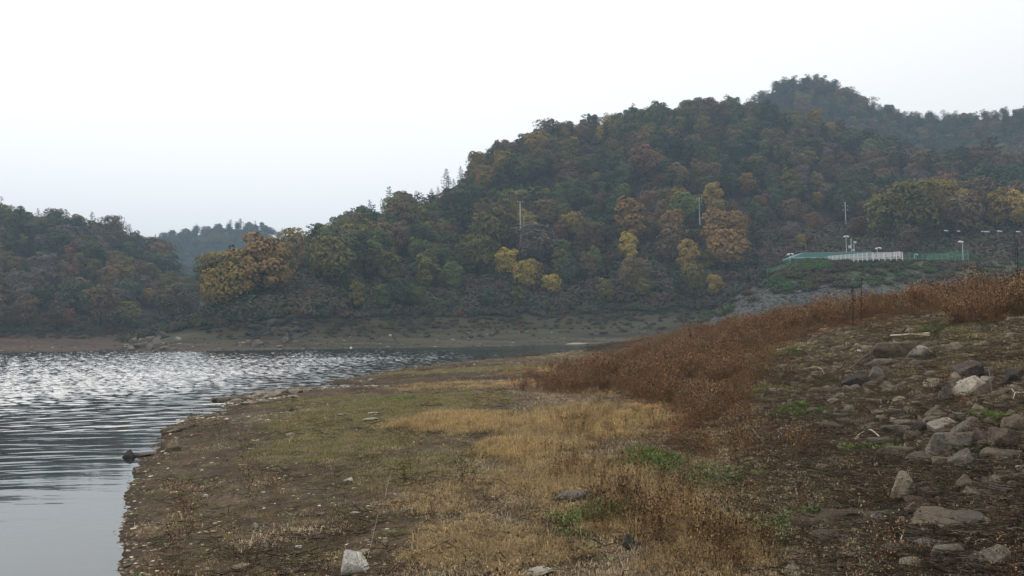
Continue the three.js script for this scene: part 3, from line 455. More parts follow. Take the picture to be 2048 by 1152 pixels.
function featuredShort() { const names = ['ochre headland-tip tree', 'olive headland-tip tree', 'tall ochre headland tree', 'large orange-brown headland tree', 'golden headland tree over the outcrop', 'pine over the headland', 'ochre tree up the headland', 'ragged yellow-green headland tree', 'low rust red headland bush', 'olive tree with bright tufts', 'brown-red tree below the skyline', 'narrow yellow-green tree', 'small pale-tufted green tree', 'tall olive tree by the white pole', 'olive tree below the pole', 'slim bright yellow tree', 'left forked yellow tree', 'right forked yellow tree', 'small round rust tree', 'grey-brown tree by the pole', 'big rounded orange-brown tree', 'yellow-topped clump tree', 'brown-olive clump tree', 'brown mid-clump tree', 'yellow-green second-pole tree', 'orange-brown second-pole tree', 'large golden-orange clump tree', 'orange tree by the dam', 'low yellow-olive clump tree', 'small clump-foot olive tree', 'ochre lower clump tree', 'lone orange slope tree', 'yellow-green slope tree', 'small yellow slope tree', 'rust roadside tree', 'rust tree by the tall pole', 'yellow bush above the roof', 'red bush above the roof', 'olive tree behind the white fence', 'tall olive tree behind the mesh fence', 'ochre brown fence tree', 'brown-olive lamp tree', 'golden tree near the edge', 'golden edge tree', 'brown mesh-fence tree', 'rust tree over the clump', 'rust crest tree', 'ochre ridge tree', 'ochre tree below the ridge', 'tallest skyline pine', 'second spiky skyline pine', 'ragged skyline pine', 'small mid-skyline pine', 'low skyline pine', 'left hill skyline pine', 'olive left hill tree', 'orange left hill tree']; return featured.map((f, i) => [f[1], f[2], names[i]]); }
function anchorRaw(t) { const q = toPix(V(t.p.x, t.p.y + t.K.h * t.s * 0.55, t.p.z)); let b = null; for (const [x, y, n] of shortOf) { const d = Math.hypot(q[0] - x, (q[1] - y) * 1.2); if (!b || d < b.d) b = { d, dx: q[0] - x, dy: q[1] - y, n }; }
  const word = t.kind === 'broad' ? HUEWORD[t.hue] : t.kind === 'sparse' ? 'thin half-bare' : 'dark needled';
  if (b.d < 110) { const far = b.d > 55 ? '' : 'just ', dir = Math.abs(b.dx) > Math.abs(b.dy) * 1.8 ? (b.dx < 0 ? 'left of' : 'right of') : Math.abs(b.dy) > Math.abs(b.dx) * 1.8 ? (b.dy < 0 ? 'above' : 'below') : (b.dy < 0 ? 'above ' : 'below ') + (b.dx < 0 ? 'left of' : 'right of'); return word + ' tree ' + far + dir + ' the ' + b.n; }
  const col = ['at the far left', 'left of centre', 'in the centre', 'right of centre', 'at the far right'], row = q[1] < 300 ? 'high' : q[1] < 460 ? 'midway' : q[1] < 560 ? 'low' : 'at the very foot';
  const hillName = { M: 'on the middle hill', L: 'on the left hill', F: 'on the far blue hill', C: 'on the tall peak' }[t.hill]; const span = t.hill === 'L' ? [0, 430] : t.hill === 'C' ? [1450, 2048] : [400, 2048]; const ci = clamp(Math.floor((q[0] - span[0]) / (span[1] - span[0]) * 5), 0, 4);
  return word + ' tree ' + row + ' ' + hillName + ', ' + col[ci]; }
const labelCount = new Map(); const labelOf = new Map();
for (const t of trees) if (singles.has(t) && !t.label) { const l = anchorRaw(t); labelOf.set(t, l); labelCount.set(l, (labelCount.get(l) || 0) + 1); }
const anchorLabel = (t) => labelOf.get(t);
for (const t of trees) if (singles.has(t)) {
  const g = base(KINDNAME[t.kind], t.p); g.rotation.y = t.yaw; g.scale.set(t.sx, t.s, t.sx);
  mesh('trunk', t.K.trunk, barkMat, g); mesh('crown', t.K.crown, leafMat[t.hue][t.tone], g);
  if (t.label) tag(g, t.label, 'tree'); else if (anchorLabel(t)) { const l = anchorLabel(t); tag(g, l, 'tree', labelCount.get(l) > 1 ? l.replace(' tree ', ' trees ') : undefined); } else { const word = t.kind === 'broad' ? HUEWORD[t.hue] + ' leafy' : t.kind === 'sparse' ? 'thin half-bare' : 'dark needled', l = word + ' tree ' + zone(t); tag(g, l, 'tree', word + ' trees ' + zone(t)); }
}
function copies(name, geo, mat, list, parent) { // list of {p, yaw, s:[x,y,z] or number, c:[r,g,b], tilt}
  if (!list.length) return; const im = new THREE.InstancedMesh(geo, mat, list.length), m = new THREE.Matrix4(), q = new THREE.Quaternion(), e = new THREE.Euler(), c = new THREE.Color();
  list.forEach((o, i) => { e.set(o.tx || 0, o.yaw || 0, o.tz || 0, 'YXZ'); q.setFromEuler(e); const s = o.s; m.compose(o.p, q, Array.isArray(s) ? V(...s) : V(s, s, s)); im.setMatrixAt(i, m); im.setColorAt(i, c.setRGB(...(o.c || [1, 1, 1]))); });
  im.name = name; im.castShadow = im.receiveShadow = true; parent.add(im); return im; }
const grassMat = new THREE.MeshPhysicalMaterial({ vertexColors: true, roughness: 1, side: THREE.DoubleSide, transmission: 0.42, thickness: 0, specularIntensity: 0.12 });
const tintMat = new THREE.MeshPhysicalMaterial({ specularIntensity: 0.12, vertexColors: true, roughness: 0.9, side: THREE.DoubleSide });
const FOREST = { M: ['forest', 'autumn forest filling the middle hill behind and between the nearer trees'], L: ['forest', 'hazy mixed forest covering the hill at the left'], F: ['forest', 'blue hazy forest covering the far hill'], C: ['forest', 'hazy brown-green forest covering the tall peak'] };
for (const hn in FOREST) { const g = base(FOREST[hn][0]); tag(g, FOREST[hn][1], 'forest', null, 'stuff');
  for (const k in KINDS) KINDS[k].forEach((_, v) => copies('tree', whole[k][v], tintMat, trees.filter((t) => t.hill === hn && !singles.has(t) && t.kind === k && t.v === v).map((t) => { const f = 0.8 + 0.2 * t.tone; return { p: t.p, yaw: t.yaw, s: [t.sx, t.s, t.sx], c: HUE[t.hue].map((c) => c * f) }; }), g)); }

// ------------------------------------------------------------------ undergrowth on the far bank
function bushGeo(seed, n, h, w, size) { const r = rng(seed), b = new PB(); for (let i = 0; i < n; i++) { const d = rdir(r); d.y = Math.abs(d.y); const p = V(d.x * w, 0.05 + d.y * h, d.z * w).multiplyScalar(0.45 + 0.6 * r()), nn = d.clone().addScaledVector(rdir(r), 0.5).normalize(), k = 0.7 + 0.6 * r(); b.leaf(p, rdir(r).cross(nn).normalize(), size * (0.6 + 0.8 * r()), size * 0.6, [k, k, k], nn); } return b.build(); }
const BUSH = [0, 1].map((i) => bushGeo(900 + i, 170, 1.0, 1.1, 0.36));
{
  const g = base('undergrowth'), lists = [[], []], r = rng(77); tag(g, 'dark scrub and low bushes along the foot of the far woods', 'undergrowth', null, 'stuff');
  const hues = [[0.06, 0.065, 0.04], [0.085, 0.07, 0.05], [0.075, 0.085, 0.04], [0.11, 0.075, 0.05], [0.055, 0.06, 0.045]];
  for (const [h, n, k0, k1] of [[M, 1500, 2.3, 3.7], [M, 1500, 0.95, 2.9], [L, 1200, 1.8, 3.2]]) for (let i = 0; i < n; i++) { const az = lerp(h.a0, h.a1, r()), u = r(), k = lerp(k0, k1, Math.sqrt(u)), p = h.at(az, k); if (p.y < 1.6) continue; const q = toPix(p); if (!q || q[0] < -100 || q[0] > 2150) continue; if (h === M && q[0] < 400 && k < 2.7) continue; if (h === M && q[0] < 640 && k < 2.2 && r() < 0.7) continue; const s = (0.5 + 0.8 * r()) * (k > 2.6 ? 1.1 : k > 1.9 ? 0.5 : 0.28 + 0.2 * r()); lists[i % 2].push({ p, yaw: r() * 6, s: [s * 1.3, s, s * 1.3], c: hues[Math.floor(r() * 5)].map((c) => c * (0.8 + 0.4 * r())) }); }
  // open shrubs along the road and at the back of the dam
  for (let i = 0; i < 700; i++) { const az = lerp(azOf(1150, 500), azOf(2100, 500), r()), p = M.at(az, 3.2 + 1.0 * r()); const s = 0.8 + 1.0 * r(); lists[i % 2].push({ p, yaw: r() * 6, s, c: [[0.10, 0.085, 0.075], [0.12, 0.075, 0.06], [0.07, 0.075, 0.05]][i % 3] }); }
  for (let i = 0; i < 2600; i++) { const az = lerp(azOf(430, 500), azOf(2150, 500), r()), p = M.at(az, 3.0 + 1.9 * r()), s = 1.1 + 1.4 * r(); lists[i % 2].push({ p, yaw: r() * 6, s: [s * 1.2, s, s * 1.2], c: [[0.09, 0.08, 0.05], [0.10, 0.075, 0.055], [0.07, 0.08, 0.045]][i % 3] }); }
  for (let i = 0; i < 700; i++) { const az = lerp(azOf(1440, 300), azOf(2150, 300), r()), p = Ch.at(az, 2.75 + 0.33 * r()), s = 1.3 + 1.5 * r(); lists[i % 2].push({ p, yaw: r() * 6, s: [s * 1.2, s, s * 1.2], c: [[0.09, 0.08, 0.06], [0.10, 0.08, 0.06], [0.07, 0.08, 0.05]][i % 3] }); }
  lists.forEach((l, i) => copies('bush', BUSH[i], tintMat, l, g));
}

// ------------------------------------------------------------------ rocks
function rockGeo(seed, o = {}) { // unit rock: flat facets cut from a lump, roughened
  const r = rng(seed), planes = [], nP = o.planes || 9; for (let i = 0; i < nP; i++) { const d = rdir(r); planes.push([d, 0.5 + 0.36 * r()]); } if (o.flat) { planes.push([V(0.08 * (r() - 0.5), 1, 0.1 * (r() - 0.5)).normalize(), 0.55], [V(0, -1, 0), 0.6]); }
  const g0 = new THREE.IcosahedronGeometry(1, o.detail ?? 9), p = g0.attributes.position, v = new THREE.Vector3();
  for (let i = 0; i < p.count; i++) { v.fromBufferAttribute(p, i).normalize(); let m = 1.0; for (const [n, d] of planes) { const c = v.dot(n); if (c > 0.05) m = Math.min(m, d / c); } m *= 1 + (o.rough ?? 0.06) * fbm(v.x * 2.2 + seed, v.y * 2.2, v.z * 2.2, 3) + 0.02 * noise(v.x * 9 + seed, v.y * 9, v.z * 9); p.setXYZ(i, v.x * m, v.y * m, v.z * m); }
  return g0; }
function finishRock(g, sx, sy, sz, lean = 0) { g = g.clone(); if (lean) g.rotateZ(lean); g.scale(sx, sy, sz); g.deleteAttribute('normal'); g.deleteAttribute('uv'); g = toCreasedNormals(g, 0.3); const p = g.attributes.position, n = g.attributes.normal, uv = []; for (let i = 0; i < p.count; i += 3) { const nx = Math.abs(n.getX(i)), ny = Math.abs(n.getY(i)), nz = Math.abs(n.getZ(i)); for (let j = i; j < i + 3; j++) { const x = p.getX(j), y = p.getY(j), z = p.getZ(j); if (ny >= nx && ny >= nz) uv.push(x, z); else if (nx > nz) uv.push(z + 0.3, y); else uv.push(x + 0.6, y); } } g.setAttribute('uv', new THREE.Float32BufferAttribute(uv, 2)); return g; }
const ROCKC = { grey: [0.25, 0.215, 0.17], brown: [0.215, 0.165, 0.12], dark: [0.125, 0.11, 0.092], pale: [0.48, 0.42, 0.34], cream: [0.62, 0.54, 0.42], white: [0.82, 0.77, 0.67], purple: [0.19, 0.15, 0.13], tan: [0.34, 0.28, 0.20] };
const rockMat = {}; for (const k in ROCKC) rockMat[k] = new THREE.MeshPhysicalMaterial({ specularIntensity: 0.12, color: lin(...ROCKC[k].map((c) => c * 1.15)), map: rockMap, bumpMap: rockBump, bumpScale: 0.05, roughness: 0.93 });
const rockShapes = Array.from({ length: 12 }, (_, i) => rockGeo(1000 + i, { planes: 11 + i % 6, flat: i % 3 === 0, rough: 0.05 + 0.02 * (i % 3) }));
const finishRockCache = [];
let rockN = 0; const rockSpots = [];
// [column, row, width, height in the picture, colour, label, options]
function rock(px, py, w, h, c, label, o = {}) {
  const i = rockN++, p = G(px, py + h * 0.32), D = Math.hypot(p.x, p.y - EYE, p.z), big = p.x > toeX(p.z) ? 1.16 : 1, sx = big * w / F * D * 0.58, sy = Math.max(0.02, big * h / F * D * (o.tall ?? 0.72)), sz = o.deep ? sx * o.deep : Math.max(sx * 0.65, sy * 0.8);
  const m = mesh(o.name || (sx < 0.08 ? 'stone' : 'rock'), finishRock(rockShapes[o.shape ?? (i * 5) % 12], sx, sy, sz, o.lean || 0), rockMat[c]); m.rotation.y = o.yaw ?? ((i * 1.7) % 1.2 - 0.6); m.position.set(p.x, p.y + sy * (o.sink ?? 0.3), p.z - sz * 0.3); rockSpots.push([m.position.x, m.position.z, Math.max(sx, sz)]);
  return tag(m, label, sx < 0.08 ? 'stone' : 'rock', o.group);
}
rock(1798, 703, 62, 40, 'brown', 'big angular brown slab under the long pale stick, high on the bank', { shape: 6 });
rock(1771, 727, 54, 20, 'grey', 'pale-edged flat rock just below the big angular slab', { shape: 0 });
rock(1743, 734, 15, 26, 'dark', 'narrow dark upright rock left of the pale-edged flat rock');
rock(1757, 752, 38, 24, 'grey', 'rounded grey-brown rock below the pale-edged flat rock', { shape: 4 });
rock(1714, 768, 52, 32, 'dark', 'dark grey half-buried rock low left of the rounded grey-brown one');
rock(1846, 708, 40, 20, 'pale', 'pale lumpy rock right of the big angular slab');
rock(1913, 698, 15, 11, 'cream', 'small pale stone lying alone uphill of the cream boulder');
rock(1857, 728, 12, 8, 'pale', 'tiny pale stone below the pale lumpy rock');
rock(1949, 777, 54, 42, 'cream', 'cream-white boulder, the palest big rock on the bank', { shape: 7, lean: 0.4 });
rock(1909, 788, 40, 32, 'grey', 'rounded grey rock touching the left side of the cream boulder', { shape: 10 });
rock(1936, 750, 52, 34, 'purple', 'purple-brown rock behind the cream boulder');
rock(1980, 744, 36, 20, 'purple', 'dark rock uphill right of the cream boulder');
rock(1974, 764, 28, 22, 'pale', 'pale rock leaning on the right side of the cream boulder');
rock(2036, 758, 44, 26, 'dark', 'dark grey rock at the right edge beside scattered pale chips');
rock(1897, 893, 84, 54, 'grey', 'largest flat-topped grey boulder of the right-hand rock pile', { shape: 9, tall: 0.7 });
rock(1886, 862, 50, 30, 'pale', 'pale wedge-shaped rock on top of the largest grey boulder', { shape: 2 });
rock(1939, 862, 44, 34, 'grey', 'blunt grey rock right of the pale wedge-shaped one', { shape: 11 });
rock(1842, 861, 30, 22, 'dark', 'dark rock left of the pale wedge-shaped one');
rock(1922, 836, 32, 20, 'grey', 'grey rock at the top of the right-hand rock pile');
rock(1873, 830, 32, 24, 'brown', 'brown-grey rock uphill left of the pile top');
rock(1798, 910, 54, 32, 'brown', 'half-buried brown-grey rock left of the largest boulder', { shape: 3 });
rock(1824, 877, 26, 30, 'brown', 'leaning brown stone between half-buried rock and dark rock');
rock(1929, 929, 42, 36, 'grey', 'squat grey rock below the right end of the largest boulder', { shape: 8 });
rock(2013, 818, 26, 20, 'dark', 'very dark rock beside the bright green tuft at the right');
rock(2026, 855, 38, 36, 'brown', 'tall brown rock at the right edge below the green tuft');
rock(2010, 889, 52, 42, 'brown', 'lumpy brown rock at the right edge under the tall brown one', { shape: 5 });
rock(1960, 884, 26, 32, 'purple', 'purplish rock right of the largest grey boulder');
rock(1814, 992, 42, 46, 'tan', 'upright pointed tan rock half sunk in litter', { shape: 1, tall: 0.8 });
rock(1824, 1027, 34, 24, 'brown', 'brown rock left of the big diagonal slab');
rock(1885, 1033, 104, 58, 'brown', 'big smooth diagonal slab low on the right bank', { shape: 0, deep: 0.9, yaw: 0.5, tall: 0.42 });
rock(1932, 1052, 66, 40, 'brown', 'second smooth slab right below the big diagonal slab', { shape: 3, deep: 0.8, yaw: 0.4, tall: 0.45 });
rock(1966, 1058, 42, 26, 'tan', 'rounded tan rock at the right end of the second slab');
rock(1876, 1090, 66, 34, 'grey', 'long grey slab with a dark hollow beneath it', { shape: 6, tall: 0.5 });
rock(1893, 1113, 62, 36, 'grey', 'grey diagonal slab below the long hollow slab', { shape: 9, lean: 0.3 });
rock(1846, 1072, 34, 17, 'grey', 'small flat grey rock left of the long hollow slab');
rock(1820, 1109, 32, 15, 'grey', 'small grey rock beside the pale twigs');
rock(1834, 1136, 46, 36, 'tan', 'brownish-yellow rock at the lower edge of the picture', { shape: 7 });
rock(1996, 1132, 48, 42, 'grey', 'broken grey rock with a dark underside in the lower right corner', { shape: 2 });
rock(1994, 970, 42, 22, 'grey', 'dark-bottomed grey rock over thin layered stones');
rock(2017, 953, 34, 20, 'grey', 'flat-faced grey rock above the dark-bottomed one');
rock(1929, 977, 28, 30, 'brown', 'dirt-coloured rock above the big diagonal slab');
rock(2002, 985, 36, 8, 'tan', 'thin layered stone under the dark-bottomed grey rock');
rock(2028, 988, 22, 14, 'cream', 'small pale notched stone near the right edge');
rock(1951, 1132, 52, 28, 'dark', 'dark rock left of the broken corner rock');
rock(1584, 1146, 44, 22, 'tan', 'low tan rock on the lower edge right of the straw');
rock(1709, 1121, 30, 18, 'brown', 'brown rock left of the brownish-yellow lower-edge rock');
rock(1563, 1106, 26, 14, 'brown', 'small dark brown stone above the low tan rock');
rock(1651, 936, 26, 16, 'brown', 'brown clod-like rock in the middle of the litter');
rock(1671, 957, 22, 12, 'tan', 'tan stone below the brown clod-like rock');
rock(1788, 846, 13, 15, 'pale', 'small cube-shaped pale stone on the bank');
rock(1768, 838, 14, 12, 'brown', 'small brown stone left of the cube-shaped one');
rock(1730, 802, 22, 14, 'grey', 'grey stone under the dark half-buried rock');
rock(1649, 850, 24, 12, 'tan', 'flat tan stone left of the bent pale stick');
rock(1807, 1054, 30, 22, 'brown', 'brown rock above the small grey rock and twigs');
rock(1683, 844, 14, 8, 'pale', 'pale chip of stone above the bent stick');
rock(1692, 697, 18, 9, 'tan', 'flat stone at the left of the scree patch');
rock(1716, 692, 18, 8, 'pale', 'pale stone at the right of the scree patch');
rock(1702, 712, 20, 9, 'tan', 'flat stone below the scree patch');
rock(1672, 722, 16, 8, 'tan', 'small flat stone left below the scree patch');
for (const [x, y] of [[1929, 1016], [1942, 1008], [1950, 1004], [1936, 1022], [1945, 1026]]) rock(x, y, 9, 8, 'pale', 'tiny pale pebble between the two smooth slabs', { group: 'pebbles between the slabs' });
rock(703, 1128, 60, 56, 'white', 'big pointed white rock at the lower edge of the mud', { shape: 4, tall: 0.6, lean: 0.2 });
rock(730, 1104, 28, 12, 'pale', 'flat pale stone behind the big pointed white rock', { shape: 0 });
rock(483, 1136, 36, 15, 'tan', 'low lumpy tan rock at the lower edge left of the white rock');
rock(580, 1142, 38, 13, 'tan', 'flat tan rock between the lumpy tan rock and the white rock', { shape: 3 });
rock(509, 1053, 11, 12, 'pale', 'small upright pale stone on the brown mud');
rock(258, 911, 28, 26, 'dark', 'dark wet rock standing in the water at the shore', { shape: 8, sink: 0.25, tall: 0.55, lean: 0.3 });
rock(344, 895, 36, 24, 'tan', 'brown-white rock beside the dark wet rock', { shape: 10 });
rock(291, 909, 42, 10, 'grey', 'low flat stone joining the dark wet rock to the shore', { shape: 0 });
rock(741, 760, 13, 9, 'cream', 'square pale stone on the mud by the inlet');
rock(667, 770, 19, 10, 'grey', 'grey stone at the mouth of the inlet');
rock(646, 770, 12, 6, 'dark', 'dark stone in the water at the mouth of the inlet');
rock(751, 774, 9, 7, 'pale', 'pale stone at the inner end of the inlet');
rock(774, 774, 15, 7, 'pale', 'pale flat stone just right of the inlet');
rock(585, 794, 30, 6, 'pale', 'long flat pale stone on the small spit');
rock(496, 806, 30, 6, 'pale', 'long flat pale stone near the tip of the small spit');
rock(466, 802, 20, 8, 'tan', 'tilted tan stone at the tip of the small spit');
rock(583, 820, 11, 7, 'dark', 'small black stone on the grass behind the spit');
rock(743, 838, 34, 7, 'cream', 'flat cream slab lying in the short grass', { shape: 0 });
rock(746, 827, 32, 5, 'cream', 'thin flat cream slab behind the flat cream slab');
rock(714, 856, 26, 6, 'dark', 'dark flat stone in front of the flat cream slab');
rock(698, 840, 16, 6, 'dark', 'dark stone left of the flat cream slab');
rock(684, 830, 24, 5, 'pale', 'thin pale stone left behind the cream slabs');
rock(582, 869, 20, 6, 'cream', 'flat cream stone alone in the brown grass');
rock(622, 857, 14, 6, 'tan', 'tan stone right of the lone flat cream stone');
rock(698, 961, 22, 9, 'white', 'white chip lying flat in the middle of the mud');
rock(411, 993, 13, 6, 'white', 'white chip on the mud near the waterline');
rock(597, 1094, 12, 8, 'white', 'white tilted chip left of the big white rock');
rock(530, 1099, 11, 6, 'pale', 'pale chip between the upright stone and the tan rock');
rock(733, 1083, 15, 8, 'pale', 'pale oval stone above the big white rock');
rock(770, 1081, 16, 9, 'pale', 'pale oval stone right above the big white rock');
rock(588, 1069, 18, 6, 'tan', 'thin tan sliver left of the pale oval stones');
rock(710, 1026, 20, 6, 'cream', 'cream splinter of stone in the straw');
rock(1146, 990, 84, 36, 'grey', 'long grey rock sticking out of the straw in the middle', { shape: 6, yaw: 0.5, deep: 0.5, tall: 0.5 });
rock(1128, 1003, 30, 12, 'pale', 'pale broken end of the long grey rock', { shape: 3 });
rock(1078, 1144, 64, 18, 'cream', 'pale flat stone at the lower edge in the straw', { shape: 0 });
rock(1257, 1088, 28, 30, 'dark', 'dark mottled stone in the straw right of the green patch', { shape: 4 });
rock(1242, 785, 18, 9, 'grey', 'grey stone half hidden in the brown weeds');

// many small stones that nothing tells apart
const stoneGeo = Array.from({ length: 5 }, (_, i) => finishRock(rockGeo(1100 + i, { planes: 7 + i, flat: i % 2 === 0, detail: 3 }), 1, 0.55, 0.75));
{
  const r = rng(31); let q = 0; const proto = {};
  function small(n, B, label, group, cols, sz, name = 'stone') { for (let i = 0; i < n;) { if (++q > 9000) break; const b = B[Math.floor(r() * B.length)], x = b.x + (r() * 2 - 1) * b.rx, z = b.z + (r() * 2 - 1) * b.rz; if (shoreD(x, z) < 0.02) continue; const p = toPix(V(x, nearH(x, z), z)); if (!p || p[0] < 0 || p[0] > W || p[1] > H) continue; const c = cols[Math.floor(r() * cols.length)], k = Math.floor(r() * 5), s = sz * (0.5 + r()), key = name + c + k; let m; if (!proto[key]) m = proto[key] = mesh(name, stoneGeo[k], rockMat[c]); else { m = proto[key].clone(); m.name = numbered(name); scene.add(m); } m.scale.set(s, s * (0.6 + 0.5 * r()), s); m.rotation.y = r() * 6; m.position.set(x, nearH(x, z) + s * 0.12, z); tag(m, label, name, group); i++; } }
  small(46, [blob(480, 800, 70, 8), blob(560, 786, 60, 5)], 'pale flat pebble-like stone on the tip of the small spit', 'stones on the small spit', ['tan', 'pale', 'grey', 'cream'], 0.23);
  small(40, [blob(385, 838, 70, 9), blob(345, 862, 30, 12)], 'small grey-tan stone along the waterline of the little bay', 'stones along the little bay', ['tan', 'grey', 'dark', 'pale'], 0.13);
  small(56, [blob(1080, 760, 120, 7), blob(1160, 748, 50, 5)], 'whitish stone in the pale strip behind the weeds', 'stones of the pale strip', ['cream', 'pale', 'white'], 0.16);
  small(50, [blob(600, 960, 260, 140), blob(450, 1080, 200, 70)], 'small stone lying loose on the brown mud', 'loose stones on the mud', ['tan', 'pale', 'cream', 'grey'], 0.045);
  small(44, [blob(1700, 702, 70, 22), blob(1640, 712, 50, 18)], 'flat stone in the scree patch high on the bank', 'stones of the scree patch', ['tan', 'grey', 'brown'], 0.11);
  small(150, [blob(1940, 900, 110, 130), blob(1900, 880, 150, 110), blob(1850, 1060, 190, 80), blob(1750, 800, 140, 60)], 'small brown-grey rock wedged among the bank rocks', 'small rocks of the bank', ['brown', 'grey', 'grey', 'tan', 'brown'], 0.16, 'rock');
}

// ------------------------------------------------------------------ rocks on the far shore
const farDebris = new THREE.MeshPhysicalMaterial({ specularIntensity: 0.12, roughness: 1 });
const farDark = new THREE.MeshPhysicalMaterial({ specularIntensity: 0.12, color: lin(0.07, 0.066, 0.06), map: rockMap, roughness: 1 });
function farRock(px, py, w, h, c, label, group, hl = M, deep = 0.8) { const az = azOf(px, py); let best; for (let k = 0; k < 3; k += 0.02) { const p = hl.at(az, k), R = Math.hypot(p.x, p.z), d = Math.abs(heightAt(px, py + h * 0.4, R) - p.y); if (!best || d < best.d) best = { d, p, R }; } const i = rockN++, sx = w / F * best.R * 0.5, sy = h / F * best.R * 0.85; const m = mesh('rock', finishRock(rockShapes[(i * 7) % 12], sx, sy, sx * deep, 0), rockMat[c]); m.rotation.y = (i * 1.3) % 3; m.position.copy(best.p); m.position.y += sy * 0.25; return tag(m, label, 'rock', group); }
for (const [x, y, w, h, c] of [[262, 696, 26, 8, 'grey'], [280, 690, 24, 10, 'grey'], [300, 694, 22, 10, 'grey'], [268, 682, 22, 10, 'grey'], [290, 680, 26, 12, 'grey'], [312, 684, 26, 12, 'grey'], [326, 690, 24, 10, 'grey'], [276, 674, 20, 8, 'dark'], [303, 676, 22, 10, 'grey'], [330, 696, 26, 7, 'grey'], [345, 697, 20, 6, 'grey'], [318, 676, 18, 8, 'grey']]) farRock(x, y, w, h, c, 'grey rock in the rock pile on the far left shore', 'rocks of the far rock pile');
farRock(326, 670, 36, 14, 'dark', 'dark low rock behind the far rock pile'); farRock(290, 665, 26, 9, 'dark', 'dark rock at the upper left of the far rock pile');
farRock(355, 677, 18, 5, 'pale', 'pale flat rock right of the far rock pile'); farRock(366, 646, 16, 7, 'dark', 'dark rock on the brown beach below the valley');
farRock(498, 683, 18, 11, 'grey', 'left grey rock of the small group under the dark outcrop'); farRock(516, 687, 24, 14, 'grey', 'largest light grey rock of the small group under the dark outcrop'); farRock(570, 680, 24, 12, 'grey', 'grey rock right of the small group under the outcrop'); farRock(560, 692, 14, 5, 'pale', 'pale stone at the waterline below the outcrop');
farRock(781, 670, 8, 5, 'white', 'small white stone on the far bank left of the bright yellow trees'); farRock(1160, 688, 60, 4, 'pale', 'long pale gravel bar at the far waterline'); 
{ const o = base('rock_outcrop'); tag(o, 'dark jagged rock outcrop at the foot of the wooded headland', 'outcrop'); const r = rng(88); for (let i = 0; i < 60; i++) { const px = 492 + 118 * r(), az = azOf(px, 650), k = lerp(1.5, 2.75, r()), p = M.at(az, k), s = 0.5 + 1.1 * r() * r(); const m = mesh('boulder', rockShapesFar(i), i % 3 ? farDark : rockMat.dark, o); m.scale.set(s * 1.5, s * (0.5 + 0.5 * r()), s); m.rotation.set(0.3 * r(), r() * 6, 0.5 * (r() - 0.5)); m.position.copy(p); } }
function rockShapesFar(i) { return finishRockCache[i % 5] || (finishRockCache[i % 5] = finishRock(rockGeo(1200 + i, { detail: 5 }), 1, 1, 1)); }

{ const g = base('shore_debris'), lists = [[], [], []], r = rng(303); tag(g, 'scattered stones and debris on the bare far bank', 'debris', null, 'stuff');
  for (let i = 0; i < 2600; i++) { const h = i % 4 ? M : L, az = lerp(h.a0, h.a1, r()), band = [0.35, 0.7, 1.0, 1.5][Math.floor(r() * 4)], p = h.at(az, band + (r() - 0.5) * 0.14), s = 0.1 + 0.34 * Math.pow(r(), 3), c = r() < 0.12 ? 0.34 : 0.07 + 0.07 * r(); lists[i % 3].push({ p, yaw: r() * 6, s: [s * 1.6, s, s], c: [c, c * 0.93, c * 0.82] }); }
  lists.forEach((l, i) => copies('debris', stoneGeo[i], farDebris, l, g)); }
